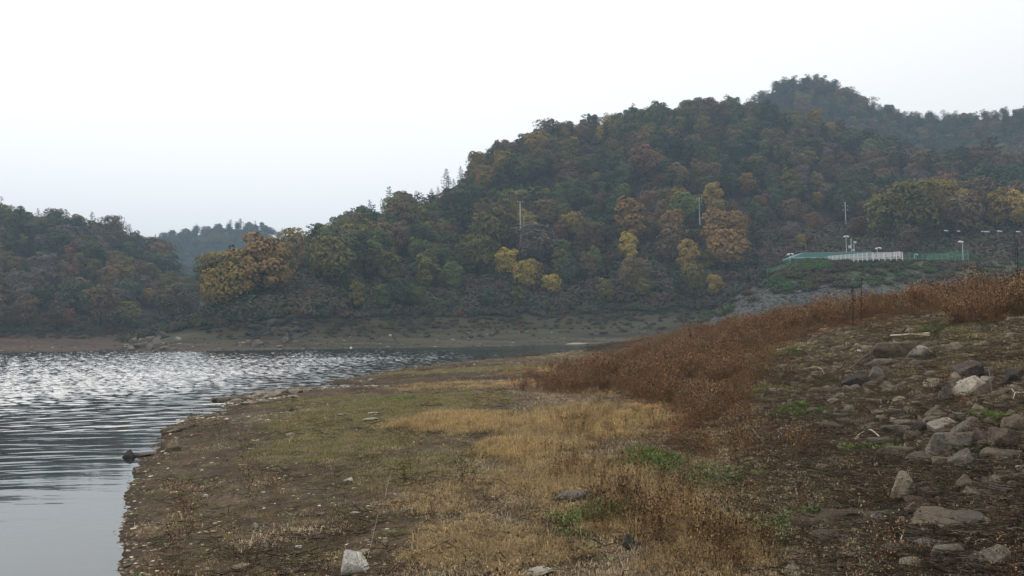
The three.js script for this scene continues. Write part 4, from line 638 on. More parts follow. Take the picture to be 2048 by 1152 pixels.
// ------------------------------------------------------------------ dam with fences, building, lamps
const damMat = new THREE.MeshPhysicalMaterial({ specularIntensity: 0.12, vertexColors: true, roughness: 1 });
const RD = 158; // distance of the crest
function crestPt(px, py) { const d = ray(px, py), s = RD / -d.z; return V(d.x * s, EYE + d.y * s, d.z * s); }
const crestY = crestPt(1700, 523).y;
{
  const dam = base('dam'); tag(dam, 'grassy riprap dam with shrubs on its upper slope and fences on top', 'dam', null, 'structure');
  const top = [crestPt(1372, 655), crestPt(1440, 612), crestPt(1500, 574), crestPt(1560, 543), crestPt(1600, 527), crestPt(1680, 523), crestPt(1800, 521), crestPt(1950, 521), crestPt(2150, 520), crestPt(2500, 520)];
  const nu = 90, nv = 34, pos = [], col = [], idx = [];
  const bot = [V(26, -0.6, -142), V(30, -0.6, -138), V(35, -0.6, -135), V(42, -0.6, -131), V(55, -0.6, -128), V(70, -0.6, -126), V(95, -0.6, -124), V(120, -0.6, -122), V(150, -0.6, -120), V(200, -0.6, -118)];
  const P = (u, v) => { const f = u * (top.length - 1), i = Math.min(top.length - 2, Math.floor(f)), t = f - i, a = bot[i].clone().lerp(bot[i + 1], t), b = top[i].clone().lerp(top[i + 1], t); const p = a.lerp(b, Math.min(1, v)); if (v > 1) { p.z -= (v - 1) * 60; p.y -= (v - 1) * 40 * (1 - sstep(u, 0.43, 0.5)); } p.y += v < 1 ? 0.35 * fbm(p.x / 2.5, p.z / 2.5, 55, 3) : 0; return p; };
    for (let j = 0; j <= nv; j++) for (let i = 0; i <= nu; i++) { const v = j / nv * 1.5, p = P(i / nu, v); pos.push(p.x, p.y, p.z); const n = 0.75 + 0.6 * (0.5 + fbm(p.x / 4, p.z / 4, p.y / 3, 3)); const c = mixc([0.085, 0.087, 0.082], [0.08, 0.085, 0.05], sstep(v + 0.2 * noise(p.x / 7, p.y / 4, 3), 0.62, 0.85) * sstep(i / nu, 0.15, 0.4)); col.push(...c.map((x) => x * n)); }
  for (let j = 0; j < nv; j++) for (let i = 0; i < nu; i++) { const a = j * (nu + 1) + i, b = a + 1, c = a + nu + 1, e = c + 1; idx.push(a, b, c, b, e, c); }
  const g = new THREE.BufferGeometry(); g.setAttribute('position', new THREE.Float32BufferAttribute(pos, 3)); g.setAttribute('color', new THREE.Float32BufferAttribute(col, 3)); g.setIndex(idx); g.computeVertexNormals(); mesh('embankment', g, damMat, dam);
  const e = new PB(); const path = []; for (let i = 0; i <= 12; i++) { const p = P(0.42 * i / 12, 1); p.y += 0.1; path.push(p); } e.tube(path, path.map(() => 0.26), 4, [0.42, 0.41, 0.38]); mesh('concrete_kerb', e.build(), damMat, dam);
  const r = rng(61), stones = [[], [], []], bushes = [[], []];
  for (let i = 0; i < 5200; i++) { const u = r() * 0.85, v = Math.pow(r(), 1.1) * 0.92, p = P(u, v), s = 0.16 + 0.3 * r() * r(), w = r() < 0.06 ? 2.4 : 1, c = 0.75 + 0.5 * r(); stones[i % 3].push({ p, yaw: r() * 6, tx: r() * 0.6, s, c: [0.095 * c * w, 0.094 * c * w, 0.088 * c * w] }); }
  stones.forEach((l, i) => { const m = copies('riprap', stoneGeo[i], new THREE.MeshPhysicalMaterial({ specularIntensity: 0.12, roughness: 1 }), l, dam); m.userData.kind = 'stuff'; });
  const sh = base('shrubbery'); tag(sh, 'green-brown shrubs covering the upper slope of the dam', 'shrubs', null, 'stuff');
  for (let i = 0; i < 1500; i++) { const u = r(), v = 1.02 - 0.36 * Math.pow(r(), 1.5), p = P(u, v); if (u < 0.3 && r() < 0.8) continue; const s = (0.4 + 0.7 * r()) * (v > 0.93 ? 0.5 : 0.85), hue = noise(p.x / 6, p.y / 3, 2) > 0.05 ? [0.07, 0.10, 0.045] : r() < 0.5 ? [0.085, 0.085, 0.05] : [0.10, 0.08, 0.055]; if (noise(p.x / 5, p.y / 3, 7) < -0.15 && v < 0.85) continue; bushes[i % 2].push({ p, yaw: r() * 6, s: [s * 1.3, s, s * 1.3], c: hue.map((x) => x * (0.75 + 0.5 * r())) }); }
  for (let i = 0; i < 260; i++) { const p = P(0.38 + 0.13 * r(), 0.9 + 0.12 * r()); const s = 0.5 + 0.6 * r(); bushes[i % 2].push({ p, yaw: r() * 6, s, c: [0.075, 0.115, 0.05].map((x) => x * (0.8 + 0.4 * r())) }); }
  bushes.forEach((l, i) => copies('bush', BUSH[i], tintMat, l, sh));
}
const plain = (c, rough = 0.6, metal = 0) => new THREE.MeshStandardMaterial({ color: lin(...c), roughness: rough, metalness: metal });
const whiteM = plain([0.75, 0.76, 0.76], 0.5), greenM = plain([0.10, 0.27, 0.18], 0.5), steelM = plain([0.55, 0.56, 0.56], 0.45, 0.2), concM = plain([0.5, 0.5, 0.48], 0.9), darkM = plain([0.03, 0.03, 0.035], 0.7);
function bar(a, b, w, mat, name, parent, h) { const d = b.clone().sub(a), g = new THREE.BoxGeometry(w, h || w, d.length()); const m = mesh(name, g, mat, parent); m.position.copy(a).add(b).multiplyScalar(0.5); m.lookAt(m.position.clone().add(d)); return m; }
function fence(name, label, A, B, h, nPost, mat, style, group) { const g = base(name); tag(g, label, 'fence', group); const parts = [], up = V(0, 1, 0);
  const at = (t, y) => A.clone().lerp(B, t).addScaledVector(up, y);
  for (let i = 0; i <= nPost; i++) bar(at(i / nPost, -0.2), at(i / nPost, h + 0.04), style === 'picket' ? 0.12 : 0.08, mat, 'post', g);
  bar(at(0, h - 0.02), at(1, h - 0.02), 0.06, mat, 'rail', g); bar(at(0, 0.12), at(1, 0.12), 0.06, mat, 'rail', g);
  const len = A.distanceTo(B), n = Math.round(len / (style === 'picket' ? 0.24 : 0.3)); for (let i = 0; i < n; i++) { const p = at((i + 0.5) / n, h / 2), b = new THREE.BoxGeometry(style === 'picket' ? 0.07 : 0.025, h - 0.14, 0.03); b.rotateY(Math.atan2(-(B.z - A.z), B.x - A.x)); b.translate(p.x, p.y, p.z); parts.push(b); }
  if (style === 'mesh') for (let q = 1; q < 6; q++) { const a = at(0, h * q / 6), b = at(1, h * q / 6), d = new THREE.BoxGeometry(len, 0.025, 0.02); d.rotateZ(Math.atan2(b.y - a.y, Math.hypot(b.x - a.x, b.z - a.z))); d.rotateY(Math.atan2(-(B.z - A.z), B.x - A.x)); d.translate((a.x + b.x) / 2, (a.y + b.y) / 2, (a.z + b.z) / 2); parts.push(d); }
  const m = mesh(style === 'picket' ? 'pickets' : 'wire_mesh', mergeGeometries(parts), mat, g); m.userData.kind = 'stuff'; return g; }
{
  const at = (px, py, D) => { const d = ray(px, py), s = D / -d.z; return V(d.x * s, EYE + d.y * s, d.z * s); };
  const hF = (top, bot, D) => (bot - top) / F * D;
  fence('picket_fence', 'white picket fence climbing along the building to the crest corner', at(1658, 525, 163), at(1734, 519.5, 154), 1.22, 9, whiteM, 'picket');
  fence('picket_fence', 'white picket fence running level along the dam crest', at(1734.5, 519.5, 154), at(1805, 518, 155), 1.25, 6, whiteM, 'picket');
  fence('picket_fence', 'low white picket fence seen through the level one', at(1745, 517.5, 170), at(1800, 512, 163), 0.85, 5, whiteM, 'picket');
  fence('mesh_fence', 'green mesh fence right of the white fence on the dam crest', at(1806, 519, 155.5), at(1937, 520, 156), 1.1, 10, greenM, 'mesh');
  fence('mesh_fence', 'green mesh fence rising behind the one on the crest', at(1855, 521, 168), at(1936, 509.5, 158), 0.9, 8, greenM, 'mesh');
  fence('mesh_fence', 'low green mesh fence running down to the left end of the dam', at(1535, 545, 166), at(1590, 531, 164), 0.7, 5, greenM, 'mesh');
  // building
  const B = base('building'); tag(B, 'low building with a long green metal roof behind the fence', 'building');
  const D = 172, a = at(1588, 530, D), b = at(1748, 527, D), y0 = a.y - 1, yE = at(1588, 513.5, D).y;
  const wallM = plain([0.28, 0.38, 0.36], 0.8), roofM = plain([0.10, 0.22, 0.21], 0.45), trimM = plain([0.30, 0.45, 0.45], 0.5);
  const w = b.x - a.x, cx = (a.x + b.x) / 2, dz = 7; 
  const wall = mesh('wall', new THREE.BoxGeometry(w - 1.2, yE - y0 - 0.3, dz - 1.2), wallM, B); wall.position.set(cx, (y0 + yE - 0.3) / 2, a.z - dz / 2);
  const rs = new THREE.Shape(); rs.moveTo(-w / 2, 0); rs.lineTo(w / 2, 0); rs.lineTo(w / 2, 0.28); rs.lineTo(w / 2 - 0.3, 1.05); rs.lineTo(-w / 2 + 1.9, 1.05); rs.lineTo(-w / 2, 0.28); rs.closePath();
  const roof = mesh('roof', new THREE.ExtrudeGeometry(rs, { depth: dz, bevelEnabled: true, bevelSize: 0.05, bevelThickness: 0.05, bevelSegments: 1 }), roofM, B); roof.position.set(cx, yE - 0.3, a.z - dz);
  bar(V(a.x - 0.1, yE - 0.24, a.z + 0.1), V(b.x, yE - 0.24, a.z + 0.1), 0.12, trimM, 'eaves_trim', B, 0.24);
  for (let i = 0; i < 14; i++) bar(V(a.x + 2.2 + i * (w - 3) / 14, yE + 0.76, a.z + 0.04), V(a.x + 2.2 + i * (w - 3) / 14, yE + 0.02, a.z + 0.1), 0.06, roofM, 'roof_seam', B);
  for (let i = 0; i < 4; i++) { const f = mesh('window', new THREE.BoxGeometry(1.9, 0.7, 0.08), trimM, B); f.position.set(a.x + 5 + i * 2.6, yE - 0.85, a.z - 0.56); const p = mesh('pane', new THREE.BoxGeometry(1.7, 0.54, 0.06), darkM, f); p.position.z = 0.03; }
  // lamps: pole with floodlight heads
  function lamp(px, pt, pb, D, arms, label, tall) { const A = at(px, pb, D), T = at(px, pt, D), g = base('street_lamp', A); tag(g, label, 'lamp'); const h = T.y - A.y + 1.2; const p = mesh('pole', new THREE.CylinderGeometry(0.055, 0.09, h, 8), steelM, g); p.position.y = h / 2 - 1.2; for (const [dx, dy] of arms) { bar(V(0, h - 1.25 + dy * 0.5, 0), V(dx * 0.5, h - 1.2 + dy, 0.1), 0.05, steelM, 'arm', g); const hd = mesh('lamp_head', new THREE.SphereGeometry(0.26, 12, 8), whiteM, g); hd.scale.set(1.3, 0.62, 0.8); hd.position.set(dx * 0.75, h - 1.2 + dy, 0.12); hd.rotation.z = dx > 0 ? -0.35 : 0.35; } return g; }
  lamp(1580, 510, 530, 164, [[0.65, 0.15], [-0.35, 0.1]], 'lamp post with two heads left of the green-roofed building');
  lamp(1693, 474, 506, 178, [[0.4, 0.1], [-0.4, 0.1]], 'tallest lamp post with two white heads behind the building');
  lamp(1708.5, 486, 506, 178, [[0.25, 0.1]], 'short lamp post with one round head right of the tallest lamp');
  lamp(1755, 497.5, 516, 166, [[0.7, 0.1], [-0.2, 0.05]], 'lamp post with a right-pointing head behind the white fence');
  lamp(1926, 485, 510, 159, [[-0.8, 0.15], [-0.25, 0.05]], 'lamp post with a left-pointing head at the end of the green fence');
  lamp(1829, 509, 520, 158, [[0.45, 0.02]], 'short lamp post with a small head inside the green fence');
  { const A = at(1703, 507, 178), g = base('utility_pole', A); tag(g, 'short pole with boxes and crossarm between the lamp posts', 'pole'); const p = mesh('pole', new THREE.CylinderGeometry(0.08, 0.1, 4.6, 8), concM, g); p.position.y = 0.9; bar(V(-0.6, 2.7, 0), V(0.6, 2.7, 0), 0.07, concM, 'crossarm', g); const q = mesh('box', new THREE.BoxGeometry(0.5, 0.6, 0.35), steelM, g); q.position.set(-0.35, 1.4, 0.2); const q2 = mesh('box', new THREE.BoxGeometry(0.35, 0.4, 0.3), steelM, g); q2.position.set(0.35, 0.7, 0.2); }
  { const A = at(1644, 536, 160), g = base('marker_post', A); tag(g, 'dark post with a white cap in the shrubs before the fence', 'post'); const p = mesh('post', new THREE.CylinderGeometry(0.16, 0.22, 1.0, 8), darkM, g); p.position.y = 0.3; const c = mesh('cap', new THREE.SphereGeometry(0.24, 10, 8), whiteM, g); c.scale.y = 0.6; c.position.y = 0.86; }
  // utility poles on the road
  function pole(px, pt, pb, D, arms, label) { const A = at(px, pb, D), T = at(px, pt, D), g = base('utility_pole', A); tag(g, label, 'pole'); const h = T.y - A.y + 3; const p = mesh('pole', new THREE.CylinderGeometry(0.13, 0.2, h, 10), concM, g); p.position.y = h / 2 - 3; for (const dy of arms) { bar(V(-0.75, h - 3 - dy, 0.1), V(0.75, h - 3 - dy, 0.1), 0.09, steelM, 'crossarm', g); for (const dx of [-0.65, 0.65]) { const i = mesh('insulator', new THREE.CylinderGeometry(0.07, 0.09, 0.25, 8), whiteM, g); i.position.set(dx, h - 3 - dy + 0.16, 0.1); } } return g; }
  pole(1041, 402, 466, 226, [0.3], 'white utility pole between the olive and the rust tree');
  pole(1399, 394, 428, 236, [0.5, 1.4], 'white utility pole above the autumn clump');
  pole(1692.5, 404, 470, 240, [1.2, 2.4], 'tall white utility pole behind the green-roofed building');
  { const A = at(1048, 446, 227), g = base('utility_pole', A); tag(g, 'short thin pole right beside the first white utility pole', 'pole'); const p = mesh('pole', new THREE.CylinderGeometry(0.05, 0.07, 4, 8), steelM, g); p.position.y = -0.2; }
  // guard rail of the road
  const gr = base('guard_rail'); tag(gr, 'thin pale guard rail along the road on the slope behind the dam', 'guard rail'); for (let i = 0; i < 14; i++) { const x0 = 1470 + i * 14, p0 = at(x0, 472 + i * 0.12, 232), p1 = at(x0 + 14, 472 + (i + 1) * 0.12, 232); bar(p0, p1, 0.05, steelM, 'rail', gr, 0.16); bar(p0, p0.clone().add(V(0, -1.3, 0)), 0.08, steelM, 'post', gr); }
  // white vehicles glimpsed through the trees on the road: bright rail stretches
  const g2 = base('guard_rail'); tag(g2, 'broken bright white guard rail glimpsed among the trees at the right', 'guard rail'); for (const [x0, x1, y] of [[1814, 1824, 463], [1888, 1896, 461], [1914, 1920, 462], [1962, 1979, 463], [1994, 2004, 462], [2032, 2040, 463]]) bar(at(x0, y, 206), at(x1, y + 0.4, 206), 0.12, whiteM, 'rail', g2, 0.26);
  for (let i = 0; i < 12; i++) { const p0 = at(1800 + i * 24, 462.6 + (i % 3) * 0.2, 206.2); bar(p0, at(1824 + i * 24, 462.6 + ((i + 1) % 3) * 0.2, 206.2), 0.05, darkM, 'rail', g2, 0.1); bar(p0, p0.clone().add(V(0, -1.2, 0)), 0.07, darkM, 'post', g2); }
}
{ const p = waterAt(702, 697.5), b = base('buoy', V(p[0], 0, p[1])); tag(b, 'small white buoy floating near the far shore', 'buoy'); const f = mesh('float', new THREE.SphereGeometry(0.24, 14, 10), whiteM, b); f.position.y = 0.1; f.scale.y = 0.85; const n = mesh('mast', new THREE.CylinderGeometry(0.04, 0.06, 0.25, 8), steelM, b); n.position.y = 0.4;
  const q = waterAt(566, 729), d = base('buoy', V(q[0], 0, q[1])); tag(d, 'small dark float on the bright water before the inlet', 'buoy'); const f2 = mesh('float', new THREE.SphereGeometry(0.09, 12, 8), darkM, d); f2.position.y = 0.04; const n2 = mesh('mast', new THREE.CylinderGeometry(0.015, 0.02, 0.1, 6), darkM, d); n2.position.y = 0.15; }

// ------------------------------------------------------------------ grass, weeds, litter
function blades(seed, n, o) { const r = rng(seed), b = new PB(); for (let i = 0; i < n; i++) { const a = r() * 6.283, d = V(Math.cos(a), 0, Math.sin(a)), s = V((r() - 0.5) * o.spread, 0, (r() - 0.5) * o.spread), L = o.len * (0.5 + 0.8 * r()), bend = o.bend * (0.4 + 0.9 * r()), wd = o.w * (0.6 + 0.7 * r()), q = V(-d.z, 0, d.x).multiplyScalar(wd / 2); const m = s.clone().addScaledVector(d, L * bend * 0.35).add(V(0, L * (1 - bend * 0.35) * 0.6, 0)), e = s.clone().addScaledVector(d, L * bend).add(V(0, Math.max(0.005, L * (1 - bend) * 0.95), 0)); const k = 0.6 + 0.8 * r(), w = (r() - 0.5) * 0.16, c = [k * (1 + w), k, k * (1 - w)]; const f0 = q.clone().cross(m.clone().sub(s)).normalize(); if (f0.y < 0) f0.negate(); const n0 = f0.addScaledVector(V(0, 1, 0), 0.3).normalize(); b.tri(s.clone().add(q), s.clone().sub(q), m.clone().addScaledVector(q, 0.8), c, n0); b.tri(m.clone().addScaledVector(q, 0.8), s.clone().sub(q), m.clone().addScaledVector(q, -0.8), c, n0); b.tri(m.clone().addScaledVector(q, 0.8), m.clone().addScaledVector(q, -0.8), e, c, n0); } return b.build(); }
function weed(seed, o) { const r = rng(seed), b = new PB(); for (let i = 0; i < o.stems; i++) { const a = r() * 6.283, lean = 0.1 + 0.28 * r(), Hh = o.h * (0.55 + 0.6 * r()), s = V((r() - 0.5) * 0.18, 0, (r() - 0.5) * 0.18), e = s.clone().add(V(Math.cos(a) * lean * Hh, Hh, Math.sin(a) * lean * Hh)), k = 0.75 + 0.5 * r(), c = [k, k, k], m = s.clone().lerp(e, 0.5).add(V((r() - 0.5) * 0.06, 0, (r() - 0.5) * 0.06)); b.tube([s, m, e], [o.r, o.r * 0.8, o.r * 0.35], 3, c);
    const pts = [e]; for (let j = 0; j < o.side; j++) { const t = 0.35 + 0.6 * r(), p = s.clone().lerp(e, t), q = p.clone().add(V((r() - 0.5) * 0.28, 0.05 + 0.16 * r(), (r() - 0.5) * 0.28)); b.tube([p, q], [o.r * 0.55, o.r * 0.25], 3, c); pts.push(q); }
    for (const p of pts) { const hs = o.head * (0.6 + 0.7 * r()); if (r() < o.heads) { const T = [V(0, hs, 0), V(hs * 0.8, 0, hs * 0.4), V(-hs * 0.7, 0, hs * 0.6), V(0, 0, -hs * 0.9), V(0, -hs, 0)].map((v) => v.add(p)); const kc = r() < 0.12 ? [0.7, 0.75, 0.8] : [0.1, 0.1, 0.12]; for (const [x, y, z] of [[0, 2, 1], [0, 3, 2], [0, 1, 3], [4, 1, 2], [4, 2, 3], [4, 3, 1]]) b.tri(T[x], T[y], T[z], kc); }
      for (let q = 0; q < o.leaves; q++) { const kk = 0.7 + 0.7 * r(); b.leaf(p.clone().add(rdir(r).multiplyScalar(0.07)), rdir(r), o.leaf * (0.6 + 0.8 * r()), o.leaf * 0.4, [kk * 1.1, kk, kk * 0.9], rdir(r).add(V(0, 0.8, 0)).normalize()); } } } return b.build(); }
function rosette(seed) { const r = rng(seed), b = new PB(); for (let i = 0; i < 18; i++) { const a = r() * 6.283, d = V(Math.cos(a), 0.2 + 0.5 * r(), Math.sin(a)).normalize(), L = 0.018 + 0.024 * r(), k = 0.6 + 0.8 * r(); b.leaf(V(d.x * 0.09 * r(), 0.006 + 0.04 * r(), d.z * 0.09 * r()).addScaledVector(d, L * 0.5), d, L, L * 0.55, [k * 0.95, k, k * 0.8], V(d.x * 0.4, 1, d.z * 0.4).normalize()); } return b.build(); }
function twig(seed) { const r = rng(seed), b = new PB(); for (let i = 0; i < 5; i++) { const a = r() * 6.283, L = 0.06 + 0.16 * r(), d = V(Math.cos(a), 0, Math.sin(a)), s = V((r() - 0.5) * 0.25, 0.012 + 0.02 * r(), (r() - 0.5) * 0.25), m = s.clone().addScaledVector(d, L * 0.5).add(V((r() - 0.5) * 0.04, 0.03 * r(), (r() - 0.5) * 0.04)), e = s.clone().addScaledVector(d, L).add(V((r() - 0.5) * 0.05, 0.03 * r(), (r() - 0.5) * 0.05)), k = 0.6 + 0.8 * r(); b.tube([s, m, e], [0.0035, 0.003, 0.0015], 3, [k, k, k]); } return b.build(); }
const rg = rng(909);
function spot() { // a place on the ground, thinner with distance
  const u = rg(), z = -Math.pow(Math.pow(4.5, -0.35) + u * (Math.pow(150, -0.35) - Math.pow(4.5, -0.35)), -1 / 0.35), t = -0.66 + 1.36 * rg(); return [t * -z, z]; }
function scatter(name, label, cat, geos, n, make, mat) { const lists = geos.map(() => []); let c = 0, tries = 0; while (c < n && tries++ < n * 12) { const [x, z] = spot(); const o = make(x, z, rg); if (!o) continue; const d = shoreD(x, z); if (d < (o.min ?? 0.1)) continue; if (o.solid && rockSpots.some(([a, b, q]) => Math.hypot(x - a, z - b) < q * 1.25)) continue; o.p = V(x, nearH(x, z) - 0.01, z); lists[c % geos.length].push(o); c++; }
  const g = base(name); tag(g, label, cat, null, 'stuff'); lists.forEach((l, i) => copies(name === 'gravel' || name === 'rubble' ? 'pebble' : 'tuft', geos[i], mat || grassMat, l, g)); console.log(name, c, tries); }
const lod = (z) => 1 + Math.max(0, -z - 12) / 30;
const vary = (c, r, v = 0.3) => { const k = 1 - v + 2 * v * r(); return c.map((x) => x * k); };
function weedDensity(x, z) { // full inside, thinning across the border of the patch
  const q = clamp(-z / 14, 0.7, 3), wx = x + q * (1.1 * noise(x * 0.7, z * 0.7, 21) + 0.4 * noise(x * 2.6, z * 2.6, 22)), wz = z + q * 1.6 * noise(x * 0.6, z * 0.6, 23), e = lineDist(weedEdge, wx, wz) * (inPoly(weedPoly, wx, wz) ? 1 : -1), w = 1.3 + 0.09 * -z;
  const t = clamp(0.38 + e / w, 0, 1); return t * t * clamp(0.36 + 1.5 * fbm(x * 0.55, z * 0.4, 70, 3), 0.05, 0.75) * lerp(0.5, 1, sstep(-z, 13, 26)); }
scatter('dry_grass', 'golden dry grass in tufts on the flat shore', 'grass', [0, 1, 2].map((i) => blades(1500 + i, 26, { spread: 0.16, len: 0.22, bend: 0.75, w: 0.0055 })), 30000, (x, z, r) => { const f = field(goldB, x, z), w = weedDensity(x, z); if (r() > (f - 0.12) * (1 - 0.35 * w) * clamp(0.75 + 1.3 * fbm(x * 1.1, z * 1.1, 81, 2), 0.1, 1) + 0.55 * w + 0.008) return; const s = lod(z) * (0.55 + 0.7 * r()); return { yaw: r() * 6.28, s: [s, s * (0.45 + 0.55 * f) / Math.sqrt(lod(z)), s], c: vary(mixc(w > 0.05 ? [0.66, 0.42, 0.21] : [0.36, 0.27, 0.15], [0.58, 0.41, 0.18], f * r()), r), solid: 1 }; });
scatter('short_grass', 'short olive-green grass over the flat shore and spit', 'grass', [0, 1, 2].map((i) => blades(1520 + i, 30, { spread: 0.22, len: 0.065, bend: 0.6, w: 0.0045 })), 30000, (x, z, r) => { const f = field(oliveB, x, z), g = field(greenB, x, z); if (r() > Math.max(f * 0.8, g * 0.9, 0.015)) return; const s = lod(z) * (0.6 + 0.7 * r()); return { yaw: r() * 6.28, s: [s, s / Math.sqrt(lod(z)), s], c: vary(r() < 0.4 ? [0.34, 0.27, 0.16] : mixc([0.24, 0.215, 0.09], [0.17, 0.23, 0.07], g), r), solid: 1 }; });
scatter('dead_stubble', 'pale brown dead stubble and straw on the mud', 'grass', [0, 1, 2].map((i) => blades(1540 + i, 16, { spread: 0.32, len: 0.085, bend: 0.95, w: 0.0055 })), 32000, (x, z, r) => { if (weedAt(x, z) && r() < 0.6) return; const dd = -0.12 + 1.1 * fbm(x * 0.9, z * 0.9, 50, 2) + 0.6 * sstep(x, -2.2, 1) + 0.25 * slopeAt(x, z); if (r() > dd) return; const s = lod(z) * (0.5 + 0.8 * r()); return { yaw: r() * 6.28, s: [s, s / lod(z), s], c: vary(r() < 0.4 ? [0.66, 0.52, 0.35] : [0.30, 0.22, 0.14], r), min: 0.25, solid: 1 }; });
scatter('brown_weeds', 'knee-high reddish-brown weeds with dark seed heads over the bank', 'weeds', [0, 1, 2, 3].map((i) => weed(1560 + i, { stems: [5, 6, 4, 7][i], h: [0.46, 0.56, 0.38, 0.5][i], r: 0.0028, side: 5, head: 0.0115, heads: 0.8, leaves: [0, 1, 0, 1][i], leaf: 0.022 })), 30000, (x, z, r) => { const w = weedDensity(x, z), f = field(goldB, x, z); if (r() > Math.max(w * 0.9, 0.0015 + 0.045 * f * sstep(x, 0.0, 1.2))) return; const s = (0.7 + 0.6 * r()) * (0.55 + 0.5 * w) * (1 - 0.25 * f) * (0.75 + 0.5 * clamp(0.5 + noise(x * 0.8, z * 0.8, 83), 0, 1)), l = Math.min(1.6, lod(z)), up = (0.7 + 0.7 * r()) * (x > toeX(z) + 6 ? 1.1 : 1); return { yaw: r() * 6.28, s: [s * l, s * up, s * l], c: vary(mixc(r() < 0.7 ? [0.76, 0.45, 0.245] : [0.80, 0.60, 0.38], [0.50, 0.31, 0.13], f * 0.8), r), solid: 1 }; });
scatter('green_cover', 'low green leafy plants in patches', 'ground cover', [0, 1].map((i) => rosette(1600 + i)), 14000, (x, z, r) => { const g = field(greenB, x, z); if (r() > g * 0.8 + 0.006 + 0.04 * slopeAt(x, z)) return; const s = Math.sqrt(lod(z)) * (0.6 + 0.9 * r()); return { yaw: r() * 6.28, s: [s, s * (0.8 + g), s], c: vary(r() < 0.6 ? [0.11, 0.16, 0.05] : [0.17, 0.20, 0.08], r) }; });
scatter('twigs', 'pale dead stems and twigs littering the bank', 'twigs', [0, 1, 2].map((i) => twig(1620 + i)), 22000, (x, z, r) => { const s0 = slopeAt(x, z) * (weedAt(x, z) ? 0.3 : 1); if (r() > s0 * 0.9 + 0.03) return; const s = lod(z) * (0.6 + 1.1 * r()); return { yaw: r() * 6.28, s, c: vary(r() < 0.35 ? [0.68, 0.56, 0.43] : [0.45, 0.35, 0.24], r), min: 0.3 }; });
scatter('leaf_litter', 'small dead brown leaves and weeds creeping over the bank', 'leaf litter', [0, 1].map((i) => rosette(1640 + i)), 20000, (x, z, r) => { const s0 = slopeAt(x, z); if (r() > (s0 * 0.85 + 0.02) * (0.55 + 1.2 * fbm(x * 1.3, z * 1.3, 52, 2))) return; const s = Math.sqrt(lod(z)) * (0.6 + 0.8 * r()); return { yaw: r() * 6.28, s: [s, s * 0.6, s], c: vary(r() < 0.5 ? [0.40, 0.28, 0.17] : r() < 0.5 ? [0.34, 0.30, 0.165] : [0.52, 0.38, 0.24], r), min: 0.3 }; });
{ const pm = new THREE.MeshPhysicalMaterial({ specularIntensity: 0.12, roughness: 0.95 });
  scatter('rubble', 'angular broken stone and clods half buried in the bank', 'rubble', stoneGeo.map((g) => g), 9500, (x, z, r) => { const b = slopeAt(x, z) * (weedAt(x, z) ? 0.12 : 1); if (r() > b * clamp(0.45 + 1.5 * fbm(x * 0.7, z * 0.7, 91, 2), 0.08, 1)) return; const s = (0.03 + 0.13 * Math.pow(r(), 3)) * (0.6 + 0.6 * sstep(x - toeX(z), 0.5, 3)) * Math.min(2.5, Math.sqrt(lod(z))), p = r(); return { yaw: r() * 6.28, tx: (r() - 0.5) * 1.2, tz: (r() - 0.5) * 1.2, s: [s, s * (0.7 + 0.8 * r()), s], c: vary(p < 0.12 ? [0.40, 0.34, 0.26] : p < 0.55 ? [0.34, 0.275, 0.20] : [0.26, 0.205, 0.15], r), min: 0.3 }; }, new THREE.MeshPhysicalMaterial({ specularIntensity: 0.12, map: rockMap, bumpMap: rockBump, bumpScale: 0.02, roughness: 0.95 }));
  scatter('gravel', 'clods, pebbles and chips of stone strewn over the mud', 'gravel', stoneGeo.map((g) => g), 78000, (x, z, r) => { const pl = field(paleB, x, z), b = slopeAt(x, z); if (r() > 0.35 + 0.4 * fbm(x, z, 51, 2) + pl + 0.2 * b + (shoreD(x, z) < 0.4 ? 0.6 : 0)) return; const e = shoreD(x, z) < 0.3 ? 1 : 0, s = (0.008 + 0.03 * Math.pow(r(), 2.6) + 0.008 * e + 0.035 * b * Math.pow(r(), 5)) * Math.min(4, lod(z)) * (1 + 0.8 * pl), p = r(); return { yaw: r() * 6.28, tx: r() * 0.5, s, c: vary(p < 0.13 + 0.5 * pl ? [0.60, 0.50, 0.38] : p < 0.4 ? [0.27, 0.205, 0.14] : [0.13, 0.09, 0.056], r), min: -0.12 }; }, pm); }

// ------------------------------------------------------------------ single sticks and stalks
const stickM = { pale: plain([0.46, 0.40, 0.31], 0.9), dark: plain([0.08, 0.065, 0.05], 0.9), tan: plain([0.30, 0.23, 0.15], 0.9) };
function stick(pts, rad, c, label) { const P = pts.map(([px, py, up]) => { const g = G(px, py); g.y += up ?? 0.03; return g; }); const o = P[0].clone(), curve = new THREE.CatmullRomCurve3(P.map((p) => p.sub(o))); const m = mesh('stick', new THREE.TubeGeometry(curve, 24, rad, 6), stickM[c]); m.position.copy(o); return tag(m, label, 'stick'); }
stick([[1782, 681, 0.12], [1862, 677, 0.12]], 0.022, 'pale', 'long straight pale stick lying over the big angular slab');
stick([[1826, 690, 0.24], [1862, 690, 0.2]], 0.018, 'tan', 'second shorter stick under the long pale one');
stick([[1706, 889], [1722, 879, 0.08], [1736, 876, 0.1], [1752, 881, 0.09], [1768, 888, 0.03]], 0.009, 'pale', 'bent pale stick lying in the middle of the bank');
stick([[1690, 904], [1710, 888, 0.05], [1733, 876, 0.07]], 0.006, 'pale', 'thin pale twig leaning on the bent pale stick');
stick([[1690, 752, 0.05], [1718, 734, 0.12], [1746, 710, 0.1]], 0.014, 'dark', 'dark straight branch pointing up to the big angular slab');
stick([[1572, 764], [1600, 750, 0.1], [1630, 746, 0.13], [1650, 752, 0.04]], 0.012, 'tan', 'curved tan branch arching over the litter');
stick([[1470, 902], [1510, 899, 0.05], [1550, 901]], 0.008, 'tan', 'thin straight stick at the edge of the brown weeds');
